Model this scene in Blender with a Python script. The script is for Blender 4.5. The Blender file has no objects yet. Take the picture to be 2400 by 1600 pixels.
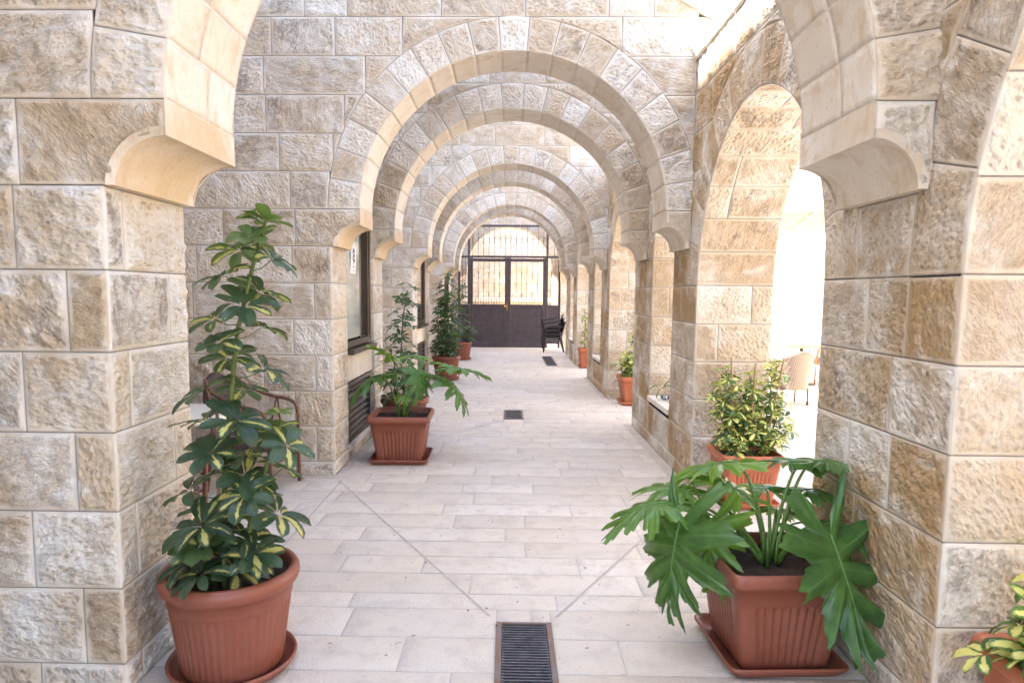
import bpy, bmesh, math, random
import numpy as np
from mathutils import Vector, Matrix

# ---------------------------------------------------------------- camera, sky, sun, exposure
SC = bpy.context.scene
COL = SC.collection
cam_data = bpy.data.cameras.new("camera")
cam = bpy.data.objects.new("camera", cam_data)
COL.objects.link(cam)
SC.camera = cam
yaw, pitch, roll = 0.01825, 0.0978, -0.0078
def _rot():
    c, s = math.cos(yaw), math.sin(yaw); A = np.array([[c, s, 0], [-s, c, 0], [0, 0, 1]])
    c, s = math.cos(pitch), math.sin(pitch); B = np.array([[1, 0, 0], [0, c, -s], [0, s, c]])
    c, s = math.cos(roll), math.sin(roll); C = np.array([[c, 0, -s], [0, 1, 0], [s, 0, c]])
    return C @ B @ A
Mr = _rot()
CAMX, CAMZ = -0.0741, 1.55
cam.matrix_world = Matrix(((Mr[0][0], Mr[2][0], -Mr[1][0], CAMX),
                           (Mr[0][1], Mr[2][1], -Mr[1][1], 0.0),
                           (Mr[0][2], Mr[2][2], -Mr[1][2], CAMZ),
                           (0, 0, 0, 1)))
cam_data.sensor_width = 36.0
cam_data.lens = 36.0 * 1580.0 / 2400.0
cam_data.shift_x = 37.7 / 2400.0
cam_data.shift_y = 42.5 / 2400.0
cam_data.clip_end = 500.0
cam_data.clip_start = 0.05
cam_data.dof.use_dof = True
cam_data.dof.focus_distance = 6.0
cam_data.dof.aperture_fstop = 4.8

world = bpy.data.worlds.new("World")
SC.world = world
world.use_nodes = True
wn = world.node_tree
for n in list(wn.nodes): wn.nodes.remove(n)
wo = wn.nodes.new("ShaderNodeOutputWorld"); wb = wn.nodes.new("ShaderNodeBackground")
sky = wn.nodes.new("ShaderNodeTexSky"); sky.sky_type = 'NISHITA'
sky.sun_disc = False
SUN_DIR = Vector((-0.50, 0.03, 0.86)).normalized()      # towards the sun
SUN_EL = math.asin(SUN_DIR.z)
SUN_AZ = math.atan2(SUN_DIR.x, SUN_DIR.y)
sky.sun_elevation = SUN_EL
sky.sun_rotation = SUN_AZ
sky.air_density = 1.0; sky.dust_density = 2.0; sky.ozone_density = 1.0
wb.inputs["Strength"].default_value = 0.15
wn.links.new(sky.outputs[0], wb.inputs[0]); wn.links.new(wb.outputs[0], wo.inputs[0])

sd = bpy.data.lights.new("sun", 'SUN'); sd.energy = 4.8; sd.angle = math.radians(0.53)
sd.color = (1.0, 0.93, 0.83)
so = bpy.data.objects.new("sun", sd); COL.objects.link(so)
so.rotation_euler = SUN_DIR.to_track_quat('Z', 'Y').to_euler()
so.location = (-10, -4, 18)

SC.render.engine = 'CYCLES'
SC.view_settings.view_transform = 'Standard'
SC.view_settings.look = 'None'
SC.view_settings.gamma = 1.0
SC.view_settings.exposure = 2.98
SC.cycles.max_bounces = 7
SC.cycles.diffuse_bounces = 4
SC.cycles.sample_clamp_indirect = 8.0

# ---------------------------------------------------------------- noise (numpy)
def _h(ix, iy, iz, seed):
    n = (ix * 374761393 + iy * 668265263 + iz * 2147483647 + seed * 1442695041) & 0xFFFFFFFF
    n = ((n ^ (n >> 13)) * 1274126177) & 0xFFFFFFFF
    n = (n ^ (n >> 16)) & 0xFFFFFFFF
    return n.astype(np.float64) / 4294967295.0
def vnoise(x, y, z, seed=0):
    x, y, z = np.broadcast_arrays(x, y, z)
    ix, iy, iz = np.floor(x).astype(np.int64), np.floor(y).astype(np.int64), np.floor(z).astype(np.int64)
    fx, fy, fz = x - ix, y - iy, z - iz
    fx = fx * fx * (3 - 2 * fx); fy = fy * fy * (3 - 2 * fy); fz = fz * fz * (3 - 2 * fz)
    r = 0
    for a in (0, 1):
        for b in (0, 1):
            for c in (0, 1):
                w = (fx if a else 1 - fx) * (fy if b else 1 - fy) * (fz if c else 1 - fz)
                r = r + w * _h(ix + a, iy + b, iz + c, seed)
    return r
def fbm(x, y, z, oct=3, seed=0):
    r = 0; a = 0.5; t = 0; f = 1.0
    for i in range(oct):
        r = r + a * vnoise(x * f, y * f, z * f, seed + i * 17); t += a; a *= 0.55; f *= 2.03
    return r / t

# ---------------------------------------------------------------- materials
def new_mat(name):
    m = bpy.data.materials.new(name); m.use_nodes = True
    nt = m.node_tree
    for n in list(nt.nodes): nt.nodes.remove(n)
    out = nt.nodes.new("ShaderNodeOutputMaterial"); b = nt.nodes.new("ShaderNodeBsdfPrincipled")
    nt.links.new(b.outputs[0], out.inputs[0])
    return m, nt, b
class NT:
    def __init__(s, nt): s.nt = nt
    def n(s, t, **k):
        x = s.nt.nodes.new(t)
        for a, v in k.items(): setattr(x, a, v)
        return x
    def l(s, a, b): s.nt.links.new(a, b)
    def attr(s, name):
        return s.n("ShaderNodeAttribute", attribute_name=name)
    def noise(s, vec, scale, detail=3, rough=.55, dist=0.0):
        x = s.n("ShaderNodeTexNoise"); x.inputs["Scale"].default_value = scale
        x.inputs["Detail"].default_value = detail; x.inputs["Roughness"].default_value = rough
        x.inputs["Distortion"].default_value = dist
        if vec is not None: s.l(vec, x.inputs["Vector"])
        return x.outputs["Fac"]
    def mapr(s, v, a, b, c=0.0, d=1.0):
        x = s.n("ShaderNodeMapRange"); x.clamp = True
        s.put(v, x.inputs[0])
        for i, k in enumerate((a, b, c, d)): x.inputs[i + 1].default_value = k
        return x.outputs[0]
    def put(s, v, inp):
        if isinstance(v, (int, float)): inp.default_value = v
        elif isinstance(v, (tuple, list)): inp.default_value = (list(v) + [1.0])[:4] if len(inp.default_value) == 4 else v
        else: s.l(v, inp)
    def math(s, op, a, b=0.0, c=None):
        x = s.n("ShaderNodeMath", operation=op); s.put(a, x.inputs[0]); s.put(b, x.inputs[1])
        if c is not None: s.put(c, x.inputs[2])
        return x.outputs[0]
    def mix(s, f, a, b, mode='MIX'):
        x = s.n("ShaderNodeMix", data_type='RGBA', blend_type=mode)
        s.put(f, x.inputs[0]); s.put(a, x.inputs[6]); s.put(b, x.inputs[7])
        return x.outputs[2]
    def sep(s, c):
        x = s.n("ShaderNodeSeparateColor"); s.l(c, x.inputs[0]); return x.outputs
    def vmul(s, v, k):
        x = s.n("ShaderNodeVectorMath", operation='MULTIPLY'); s.l(v, x.inputs[0]); x.inputs[1].default_value = k
        return x.outputs[0]
    def obj(s):
        return s.n("ShaderNodeTexCoord").outputs["Object"]
    def bump(s, h, strength, dist, normal=None):
        x = s.n("ShaderNodeBump"); s.put(strength, x.inputs["Strength"]); x.inputs["Distance"].default_value = dist
        s.l(h, x.inputs["Height"])
        if normal is not None: s.l(normal, x.inputs["Normal"])
        return x.outputs[0]

def stone_material():
    m, nt, b = new_mat("jerusalem_stone"); N = NT(nt)
    tc = N.attr("tc").outputs["Vector"]; bk = N.sep(N.attr("bk").outputs["Color"])
    alpha = N.attr("bk").outputs["Alpha"]           # ochre amount
    edge, rnd, rgh = bk[0], bk[1], bk[2]
    ob = N.obj()
    # chisel marks in the block's own rotated frame: lumps, dimples, fine grain
    wob = N.n("ShaderNodeTexNoise"); N.l(tc, wob.inputs["Vector"]); wob.inputs["Scale"].default_value = 14; wob.inputs["Detail"].default_value = 2
    wv = N.n("ShaderNodeVectorMath", operation='MULTIPLY_ADD'); N.l(wob.outputs["Color"], wv.inputs[0]); wv.inputs[1].default_value = (.02, .02, .02); N.l(tc, wv.inputs[2])
    tw = wv.outputs[0]
    ch1 = N.noise(N.vmul(tw, (26, 46, 20)), 1.0, 4, .62, .2)
    ch2 = N.noise(N.vmul(tw, (75, 110, 60)), 1.0, 3, .65, .2)
    vo = N.n("ShaderNodeTexVoronoi", feature='F1'); vo.inputs["Scale"].default_value = 1.0
    N.l(N.vmul(tw, (34, 48, 20)), vo.inputs["Vector"])
    big = N.noise(tc, 9.0, 4, .6, .4)
    fine = N.noise(ob, 170.0, 3, .7)
    hgt = N.math('MULTIPLY_ADD', ch1, .55, N.math('MULTIPLY', ch2, .30))
    hgt = N.math('MULTIPLY_ADD', vo.outputs["Distance"], .46, hgt)
    comb = N.noise(N.vmul(tw, (24, 64, 20)), 1.0, 3, .6, .3)
    kc = N.mapr(N.math('FRACT', N.math('MULTIPLY', rnd, 3.77)), .50, .62)
    hc = N.math('MULTIPLY_ADD', comb, .62, N.math('MULTIPLY', ch2, .50))
    mxh = N.n("ShaderNodeMix", data_type='FLOAT'); N.l(kc, mxh.inputs[0]); N.l(hgt, mxh.inputs[2]); N.l(hc, mxh.inputs[3])
    hgt = mxh.outputs[0]
    hgt = N.math('MULTIPLY_ADD', big, .38, hgt)      # about 0.4 .. 1.3, mean .82
    mask = N.mapr(N.math('ADD', edge, N.math('MULTIPLY', N.math('SUBTRACT', big, .5), .030)), .009, .020)
    mask = N.math('MULTIPLY', mask, rgh)
    # colours
    w = N.noise(ob, 1.7, 4, .6, .5); w2 = N.noise(ob, 5.0, 5, .65, .8)
    c = N.mix(N.mapr(rnd, 0, 1), (.80, .765, .70), (.70, .645, .57))
    c = N.mix(N.mapr(N.math('ADD', w2, N.math('MULTIPLY', rnd, .25)), .50, .80, 0, .75), c, (.67, .555, .415))
    och = N.math('MULTIPLY', N.mapr(N.math('ADD', w, N.math('MULTIPLY', N.math('SUBTRACT', rnd, .5), .16)), .36, .60), alpha)
    c = N.mix(och, c, (.45, .30, .15))
    pale = N.math('MULTIPLY', N.mapr(w2, .30, .46, 1, 0), .6)
    c = N.mix(pale, c, (.81, .785, .735))
    # dark weathering, only in patches of some stones
    rnd2 = N.math('FRACT', N.math('MULTIPLY', rnd, 7.31))
    st = N.math('MULTIPLY', N.mapr(N.noise(N.vmul(tc, (1, 1, 1)), 4.0, 5, .7, .7), .50, .58), N.mapr(rnd2, .35, .75))
    st = N.math('MULTIPLY', st, N.mapr(N.noise(tc, 34.0, 3, .7), .36, .56))
    st = N.math('MULTIPLY', st, mask)
    c = N.mix(N.math('MULTIPLY', st, .66), c, (.235, .19, .16))
    # pits hold brown soil
    pit = N.math('MULTIPLY', N.mapr(hgt, .66, .80, 1, 0), mask)
    c = N.mix(N.math('MULTIPLY', pit, N.mapr(w2,   .40, .62, .10, .66)), c, (.375, .27, .175))
    pk = N.math('MULTIPLY', N.mapr(fine, .62, .72), .35)
    c = N.mix(pk, c, (.42, .32, .24))
    # margin a little greyer
    c = N.mix(N.math('MULTIPLY', N.math('SUBTRACT', 1.0, mask), .34), c, (.52, .485, .44))
    N.l(c, b.inputs["Base Color"])
    b.inputs["Roughness"].default_value = .88
    b.inputs["Specular IOR Level"].default_value = .25
    hh = N.math('MULTIPLY', N.math('SUBTRACT', hgt, .80), N.math('MULTIPLY_ADD', mask, .93, .07))
    n1 = N.bump(hh, 1.0, .031)
    n2 = N.bump(fine, .25, .003, n1)
    N.l(n2, b.inputs["Normal"])
    return m
def simple(name, col, rough=.6, metal=0.0, noise_amt=0.0, nscale=20.0, bump=0.0, spec=.5, col2=None):
    m, nt, b = new_mat(name); N = NT(nt)
    ob = N.obj()
    if noise_amt > 0 or col2:
        c2 = col2 or tuple(x * (1 - noise_amt) for x in col)
        f = N.mapr(N.noise(ob, nscale, 5, .65, .3), .35, .65)
        N.l(N.mix(f, col, c2), b.inputs["Base Color"])
    else:
        b.inputs["Base Color"].default_value = (*col, 1)
    if bump > 0:
        N.l(N.bump(N.noise(ob, nscale * 4, 3, .6), bump, .004), b.inputs["Normal"])
    b.inputs["Roughness"].default_value = rough
    b.inputs["Metallic"].default_value = metal
    b.inputs["Specular IOR Level"].default_value = spec
    return m
def smooth_stone():
    m, nt, b = new_mat("dressed_stone"); N = NT(nt); ob = N.obj()
    bk = N.sep(N.attr("bk").outputs["Color"]); alpha = N.attr("bk").outputs["Alpha"]
    tc = N.attr("tc").outputs["Vector"]
    w = N.noise(N.vmul(tc, (6, 9, 6)), 1.0, 6, .68, .5)
    c = N.mix(bk[1], (.80, .75, .68), (.74, .67, .58))
    c = N.mix(N.mapr(w, .50, .66, 0, .65), c, (.60, .45, .30))
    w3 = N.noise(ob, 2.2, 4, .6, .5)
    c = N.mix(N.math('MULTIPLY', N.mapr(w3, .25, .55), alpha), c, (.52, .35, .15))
    c = N.mix(N.mapr(N.noise(tc, 55.0, 3, .7), .60, .70, 0, .45), c, (.44, .31, .2))
    N.l(c, b.inputs["Base Color"]); b.inputs["Roughness"].default_value = .8
    b.inputs["Specular IOR Level"].default_value = .25
    N.l(N.bump(N.math('ADD', N.noise(ob, 55.0, 5, .7), N.math('MULTIPLY', w, .5)), .7, .007), b.inputs["Normal"])
    return m
def paver_material():
    m, nt, b = new_mat("paving_stone"); N = NT(nt); ob = N.obj()
    bk = N.sep(N.attr("bk").outputs["Color"])
    w = N.noise(ob, 1.1, 4, .6, .4); w2 = N.noise(ob, 7.0, 5, .65, .3)
    c = N.mix(bk[1], (.71, .64, .56), (.61, .54, .465))
    c = N.mix(N.mapr(w, .42, .62, 0, .55), c, (.64, .545, .42))
    c = N.mix(N.mapr(w2, .48, .66, 0, .6), c, (.50, .435, .375))
    sp = N.noise(N.vmul(ob, (70, 105, 90)), 1.0, 3, .65)
    c = N.mix(N.mapr(sp, .56, .68, 0, .5), c, (.44, .37, .31))
    c = N.mix(N.mapr(N.noise(ob, 23.0, 2, .5), .70, .74, 0, .7), c, (.22, .16, .11))
    dirt = N.math('MULTIPLY', N.mapr(N.math('ADD', bk[0], N.math('MULTIPLY', w2, .03)), .010, .030, 1, 0), .28)
    c = N.mix(dirt, c, (.50, .45, .405))
    N.l(c, b.inputs["Base Color"])
    b.inputs["Roughness"].default_value = .72
    b.inputs["Specular IOR Level"].default_value = .35
    hh = N.math('ADD', N.math('MULTIPLY', sp, 1.0), N.math('MULTIPLY', w2, .8))
    N.l(N.bump(hh, .9, .009), b.inputs["Normal"])
    return m
def leaf_material(name, green, green2, yellow, yamount, rough=.38):
    m, nt, b = new_mat(name); N = NT(nt)
    lf = N.sep(N.attr("lf").outputs["Color"]); al = N.attr("lf").outputs["Alpha"]
    u, v, rnd = lf[0], lf[1], lf[2]       # along, |across|, random
    tc = N.attr("tc").outputs["Vector"]
    c = N.mix(rnd, green, green2)
    blot = N.mapr(N.noise(N.vmul(tc, (14, 22, 9)), 1.0, 4, .6), .40, .68, 0, .65)
    c = N.mix(blot, c, tuple(x * 1.45 for x in green2))
    # young leaves lighter
    c = N.mix(al, c, tuple(min(1, x * 1.0 + y) for x, y in zip(green2, (.14, .20, .0))))
    vein = N.mapr(v, 0.0, .07, 1, 0)
    c = N.mix(N.math('MULTIPLY', vein, .6), c, tuple(x * 1.8 + .05 for x in green2))
    if yamount > 0:
        # patch radiates from the midrib; jagged edge
        nz = N.noise(N.vmul(tc, (22, 60, 20)), 1.0, 3, .65, .6)
        kk = N.math('FRACT', N.math('MULTIPLY', rnd, 13.7))
        f = N.math('MULTIPLY_ADD', nz, 1.7, N.math('MULTIPLY', v, -.95))
        f = N.math('ADD', f, N.mapr(kk, 0.0, 1.0, -1.1 + yamount, .1 + yamount))
        f = N.mapr(f, .62, .70)
        ends = N.mapr(u, .82, .97, 1, 0)
        c = N.mix(N.math('MULTIPLY', f, ends), c, yellow)
    N.l(c, b.inputs["Base Color"])
    b.inputs["Roughness"].default_value = rough
    b.inputs["Specular IOR Level"].default_value = .5
    N.l(N.bump(N.noise(N.vmul(tc, (60, 160, 20)), 1.0, 2, .5), .3, .002), b.inputs["Normal"])
    # thin leaves let light through
    tr = N.n("ShaderNodeBsdfTranslucent"); N.l(N.mix(.35, c, (.35, .55, .05)), tr.inputs[0])
    mx = N.n("ShaderNodeMixShader"); mx.inputs[0].default_value = .28
    out = [n for n in nt.nodes if n.type == 'OUTPUT_MATERIAL'][0]
    N.l(b.outputs[0], mx.inputs[1]); N.l(tr.outputs[0], mx.inputs[2]); N.l(mx.outputs[0], out.inputs[0])
    return m
def wicker_material(name, a, bcol, scale=1.0):
    m, nt, b = new_mat(name); N = NT(nt); ob = N.obj()
    sp = N.n("ShaderNodeSeparateXYZ"); N.l(ob, sp.inputs[0])
    # woven pattern: strands run round the chair, crossing uprights every 14 mm
    z = N.math('MULTIPLY', sp.outputs[2], 2 * math.pi / (.022 * scale))
    h = N.math('MULTIPLY', N.math('ADD', sp.outputs[0], sp.outputs[1]), math.pi / (.022 * scale))
    wv = N.math('MULTIPLY', N.math('SINE', N.math('ADD', z, N.math('MULTIPLY', N.math('SIGN', N.math('SINE', h)), 1.57))), .5)
    wv = N.math('ADD', wv, N.math('MULTIPLY', N.math('ABSOLUTE', N.math('SINE', h)), .5))
    f = N.mapr(wv, -.2, .7)
    N.l(N.mix(f, bcol, a), b.inputs["Base Color"])
    b.inputs["Roughness"].default_value = .5
    N.l(N.bump(wv, .8, .006), b.inputs["Normal"])
    return m

M_STONE = stone_material()
M_SMOOTH = smooth_stone()
M_MORTAR = simple("mortar", (.33, .31, .295), .9, noise_amt=.35, nscale=12, spec=.2)
M_PAVER = paver_material()
M_GROUT = simple("paving_grout", (.53, .485, .43), .95, noise_amt=.25, nscale=9, spec=.2)
M_GATE = simple("gate_paint", (.078, .063, .078), .42, noise_amt=.35, nscale=6, bump=.12)
M_IRON = simple("wrought_iron", (.05, .042, .045), .5, noise_amt=.2)
M_ALU = simple("brown_aluminium", (.085, .06, .045), .35, metal=.25, noise_amt=.2, nscale=3)
M_LOUV = simple("louvre_aluminium", (.13, .10, .085), .4, metal=.3, noise_amt=.25, nscale=4)
M_TERRA = simple("terracotta_plastic", (.23, .064, .034), .42, noise_amt=.16, nscale=3.5, bump=.12, col2=(.25, .082, .052))
M_TERRA2 = simple("orange_terracotta_plastic", (.41, .115, .05), .45, noise_amt=.14, nscale=3.5, bump=.12, col2=(.46, .16, .085))
M_SOIL = simple("potting_soil", (.06, .032, .02), .95, noise_amt=.7, nscale=45, bump=1.0)
M_STEM = simple("green_stem", (.13, .17, .04), .6, noise_amt=.4, nscale=30)
M_WOODY = simple("woody_stem", (.20, .16, .09), .8, noise_amt=.4, nscale=30)
M_BAMBOO = simple("bamboo_stake", (.40, .24, .12), .6, noise_amt=.35, nscale=25)
M_PETIOLE = simple("petiole", (.12, .22, .045), .4, noise_amt=.3, nscale=12)
M_LEAF = leaf_material("variegated_leaf", (.018, .042, .030), (.045, .080, .042), (.58, .53, .17), .24)
M_LEAFY = leaf_material("yellow_variegated_leaf", (.028, .075, .03), (.07, .15, .035), (.72, .69, .22), .66)
M_LEAFD = leaf_material("dark_leaf", (.020, .05, .028), (.05, .095, .035), (.5, .5, .15), -.05)
M_PHILO = leaf_material("philodendron_leaf", (.028, .085, .028), (.060, .145, .030), (0, 0, 0), 0, .28)
M_STRAP = leaf_material("strap_leaf", (.03, .10, .02), (.05, .14, .03), (0, 0, 0), 0, .35)
M_GRATE = simple("drain_iron", (.23, .22, .235), .4, metal=.6, noise_amt=.4, nscale=18)
M_FRAME = simple("drain_frame", (.20, .17, .16), .6, metal=.3, noise_amt=.5, nscale=9, col2=(.22, .12, .07))
M_PIT = simple("drain_pit", (.012, .012, .014), .9)
M_WICK = wicker_material("brown_wicker", (.14, .105, .115), (.035, .025, .03))
M_WICKL = wicker_material("pale_wicker", (.33, .26, .20), (.08, .05, .035), 1.1)
M_WICKB = simple("black_resin", (.022, .018, .018), .5, bump=.3, nscale=40)
M_CANE = simple("cane_frame", (.17, .075, .045), .45, noise_amt=.4, nscale=14)
M_CANEO = simple("orange_cane_frame", (.36, .17, .07), .45, noise_amt=.4, nscale=14)
M_CREAM = simple("cream_tabletop", (.70, .66, .56), .4, noise_amt=.05)
M_WOOD = simple("wood_tabletop", (.50, .30, .15), .5, noise_amt=.4, nscale=10)
M_STEEL = simple("dark_steel", (.06, .06, .06), .4, metal=.6)
M_CLOTH = simple("cream_canvas", (.36, .32, .22), .8, noise_amt=.08)
M_WHITE = simple("white_metal", (.78, .76, .72), .4)
M_PAPER = simple("poster_paper", (.80, .80, .84), .6)
M_INK = simple("poster_ink", (.03, .025, .03), .6)
M_BRASS = simple("brass", (.45, .27, .07), .35, metal=.8)
M_CURB = simple("cement_fillet", (.56, .49, .42), .9, noise_amt=.25, nscale=6, bump=.3, spec=.2)
def glass_mat():
    m, nt, b = new_mat("window_glass"); N = NT(nt)
    b.inputs["Base Color"].default_value = (.36, .39, .37, 1); b.inputs["Roughness"].default_value = .06
    ob = N.obj(); s = N.n("ShaderNodeSeparateXYZ"); N.l(ob, s.inputs[0])
    st = N.noise(N.vmul(ob, (1, 1, 9)), 1.0, 2, .5)
    N.l(N.mix(N.mapr(st, .4, .6), (.30, .33, .31), (.42, .45, .42)), b.inputs["Base Color"])
    b.inputs["Specular IOR Level"].default_value = .8
    return m
M_GLASS = glass_mat()
M_GLASSD = simple("dark_window_glass", (.045, .05, .05), .05, spec=.9)

# ---------------------------------------------------------------- object helpers
def tag(o, label=None, cat=None, group=None, kind=None):
    if label: o["label"] = label
    if cat: o["category"] = cat
    if group: o["group"] = group
    if kind: o["kind"] = kind
    return o
def empty(name, loc=(0, 0, 0), label=None, cat=None, group=None, rz=0.0):
    o = bpy.data.objects.new(name, None); COL.objects.link(o)
    o.location = loc; o.rotation_euler = (0, 0, rz); o.empty_display_size = .1
    return tag(o, label, cat, group)
def copy_tree(o, parent=None):
    c = o.copy(); COL.objects.link(c); c.parent = parent
    for ch in list(o.children): copy_tree(ch, c)
    return c

class MB:
    """collects arrays of vertices / faces with attributes, builds one mesh"""
    def __init__(s):
        s.v = []; s.f = []; s.m = []; s.tc = []; s.bk = []; s.n = 0; s.sm = []
    def add(s, V, F, mat=0, tc=None, bk=None, smooth=True):
        V = np.asarray(V, float).reshape(-1, 3)
        k = len(V)
        s.v.append(V)
        s.tc.append(np.asarray(tc, float).reshape(-1, 3) if tc is not None else V.copy())
        if bk is None: bk = np.tile([.1, .5, 1, 0.], (k, 1))
        s.bk.append(np.asarray(bk, float).reshape(-1, 4))
        for f in F: s.f.append(tuple(int(i) + s.n for i in f))
        s.m += [mat] * len(F); s.sm += [smooth] * len(F)
        s.n += k
    def box(s, c, d, mat=0, rot=None, bevel=0.0, tc=None):
        x, y, z = d[0] / 2, d[1] / 2, d[2] / 2
        if bevel <= 0:
            P = np.array([[a * x, b * y, e * z] for a in (-1, 1) for b in (-1, 1) for e in (-1, 1)])
            F = [(0, 1, 3, 2), (4, 6, 7, 5), (0, 4, 5, 1), (2, 3, 7, 6), (0, 2, 6, 4), (1, 5, 7, 3)]
        else:
            r = min(bevel, x * .9, y * .9, z * .9)
            P = []; idx = {}
            for a in (-1, 1):
                for b in (-1, 1):
                    for e in (-1, 1):
                        for ax in range(3):
                            q = [a * (x - r), b * (y - r), e * (z - r)]
                            q[ax] = (a, b, e)[ax] * (x, y, z)[ax]
                            idx[(a, b, e, ax)] = len(P); P.append(q)
            F = []
            for ax in range(3):
                for sg in (-1, 1):
                    o = [i for i in range(3) if i != ax]
                    ring = []
                    for (p, q) in ((-1, -1), (1, -1), (1, 1), (-1, 1)):
                        k = [0, 0, 0]; k[ax] = sg; k[o[0]] = p; k[o[1]] = q
                        ring.append(idx[(k[0], k[1], k[2], ax)])
                    F.append(tuple(ring))
            for ax in range(3):
                o = [i for i in range(3) if i != ax]
                for p in (-1, 1):
                    for q in (-1, 1):
                        k0 = [0, 0, 0]; k1 = [0, 0, 0]
                        k0[ax] = -1; k1[ax] = 1; k0[o[0]] = k1[o[0]] = p; k0[o[1]] = k1[o[1]] = q
                        F.append((idx[(*k0, o[0])], idx[(*k1, o[0])], idx[(*k1, o[1])], idx[(*k0, o[1])]))
            for a in (-1, 1):
                for b in (-1, 1):
                    for e in (-1, 1):
                        F.append(tuple(idx[(a, b, e, ax)] for ax in range(3)))
            P = np.array(P)
        if rot is not None: P = P @ np.array(rot).T
        s.add(P + np.array(c), F, mat, smooth=False)
    def tube(s, pts, rad, seg=8, mat=0, cap=True, bk=None):
        pts = [np.array(p, float) for p in pts]; n = len(pts)
        rad = [rad] * n if isinstance(rad, (int, float)) else rad
        V = []; prev = None
        for i in range(n):
            t = pts[min(i + 1, n - 1)] - pts[max(i - 1, 0)]; t /= (np.linalg.norm(t) + 1e-9)
            if prev is None:
                a = np.array([0, 0, 1.]) if abs(t[2]) < .9 else np.array([1., 0, 0])
            else: a = prev
            u = a - t * np.dot(a, t); u /= (np.linalg.norm(u) + 1e-9); w = np.cross(t, u); prev = u
            for k in range(seg):
                an = 2 * math.pi * k / seg
                V.append(pts[i] + rad[i] * (math.cos(an) * u + math.sin(an) * w))
        F = []
        for i in range(n - 1):
            for k in range(seg):
                a, b = i * seg + k, i * seg + (k + 1) % seg
                F.append((a, b, b + seg, a + seg))
        if cap:
            F.append(tuple(range(seg))[::-1]); F.append(tuple((n - 1) * seg + k for k in range(seg)))
        s.add(V, F, mat, bk=bk)
    def build(s, name, mats, parent=None, attr='bk', sharp=None):
        me = bpy.data.meshes.new(name)
        V = np.concatenate(s.v) if s.v else np.zeros((0, 3))
        me.from_pydata(V.tolist(), [], s.f)
        if not isinstance(mats, (list, tuple)): mats = [mats]
        for m in mats: me.materials.append(m)
        me.polygons.foreach_set("material_index", np.array(s.m, dtype=np.int32))
        me.polygons.foreach_set("use_smooth", np.array(s.sm, dtype=bool))
        a = me.attributes.new("tc", 'FLOAT_VECTOR', 'POINT'); a.data.foreach_set("vector", np.concatenate(s.tc).ravel())
        a = me.attributes.new(attr, 'FLOAT_COLOR', 'POINT'); a.data.foreach_set("color", np.concatenate(s.bk).ravel())
        me.validate(); me.update()
        o = bpy.data.objects.new(name, me); COL.objects.link(o)
        if parent is not None: o.parent = parent
        return o

RNG = random.Random(7)

# ---------------------------------------------------------------- masonry
COURSE = 0.3004
ZI = 1.9244            # impost level
XL, XR = -1.5326, 1.401
PL, PR = 0.2368, 0.2100
ZT = 2.100             # tip of the corbel
AC = ((XL + PL) + (XR - PR)) / 2
RA = ((XR - PR) - (XL + PL)) / 2
AZ = ZI + COURSE
RE = RA + 0.263
BASE0 = ZI - 6 * COURSE
TOPW = 3.40

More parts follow.
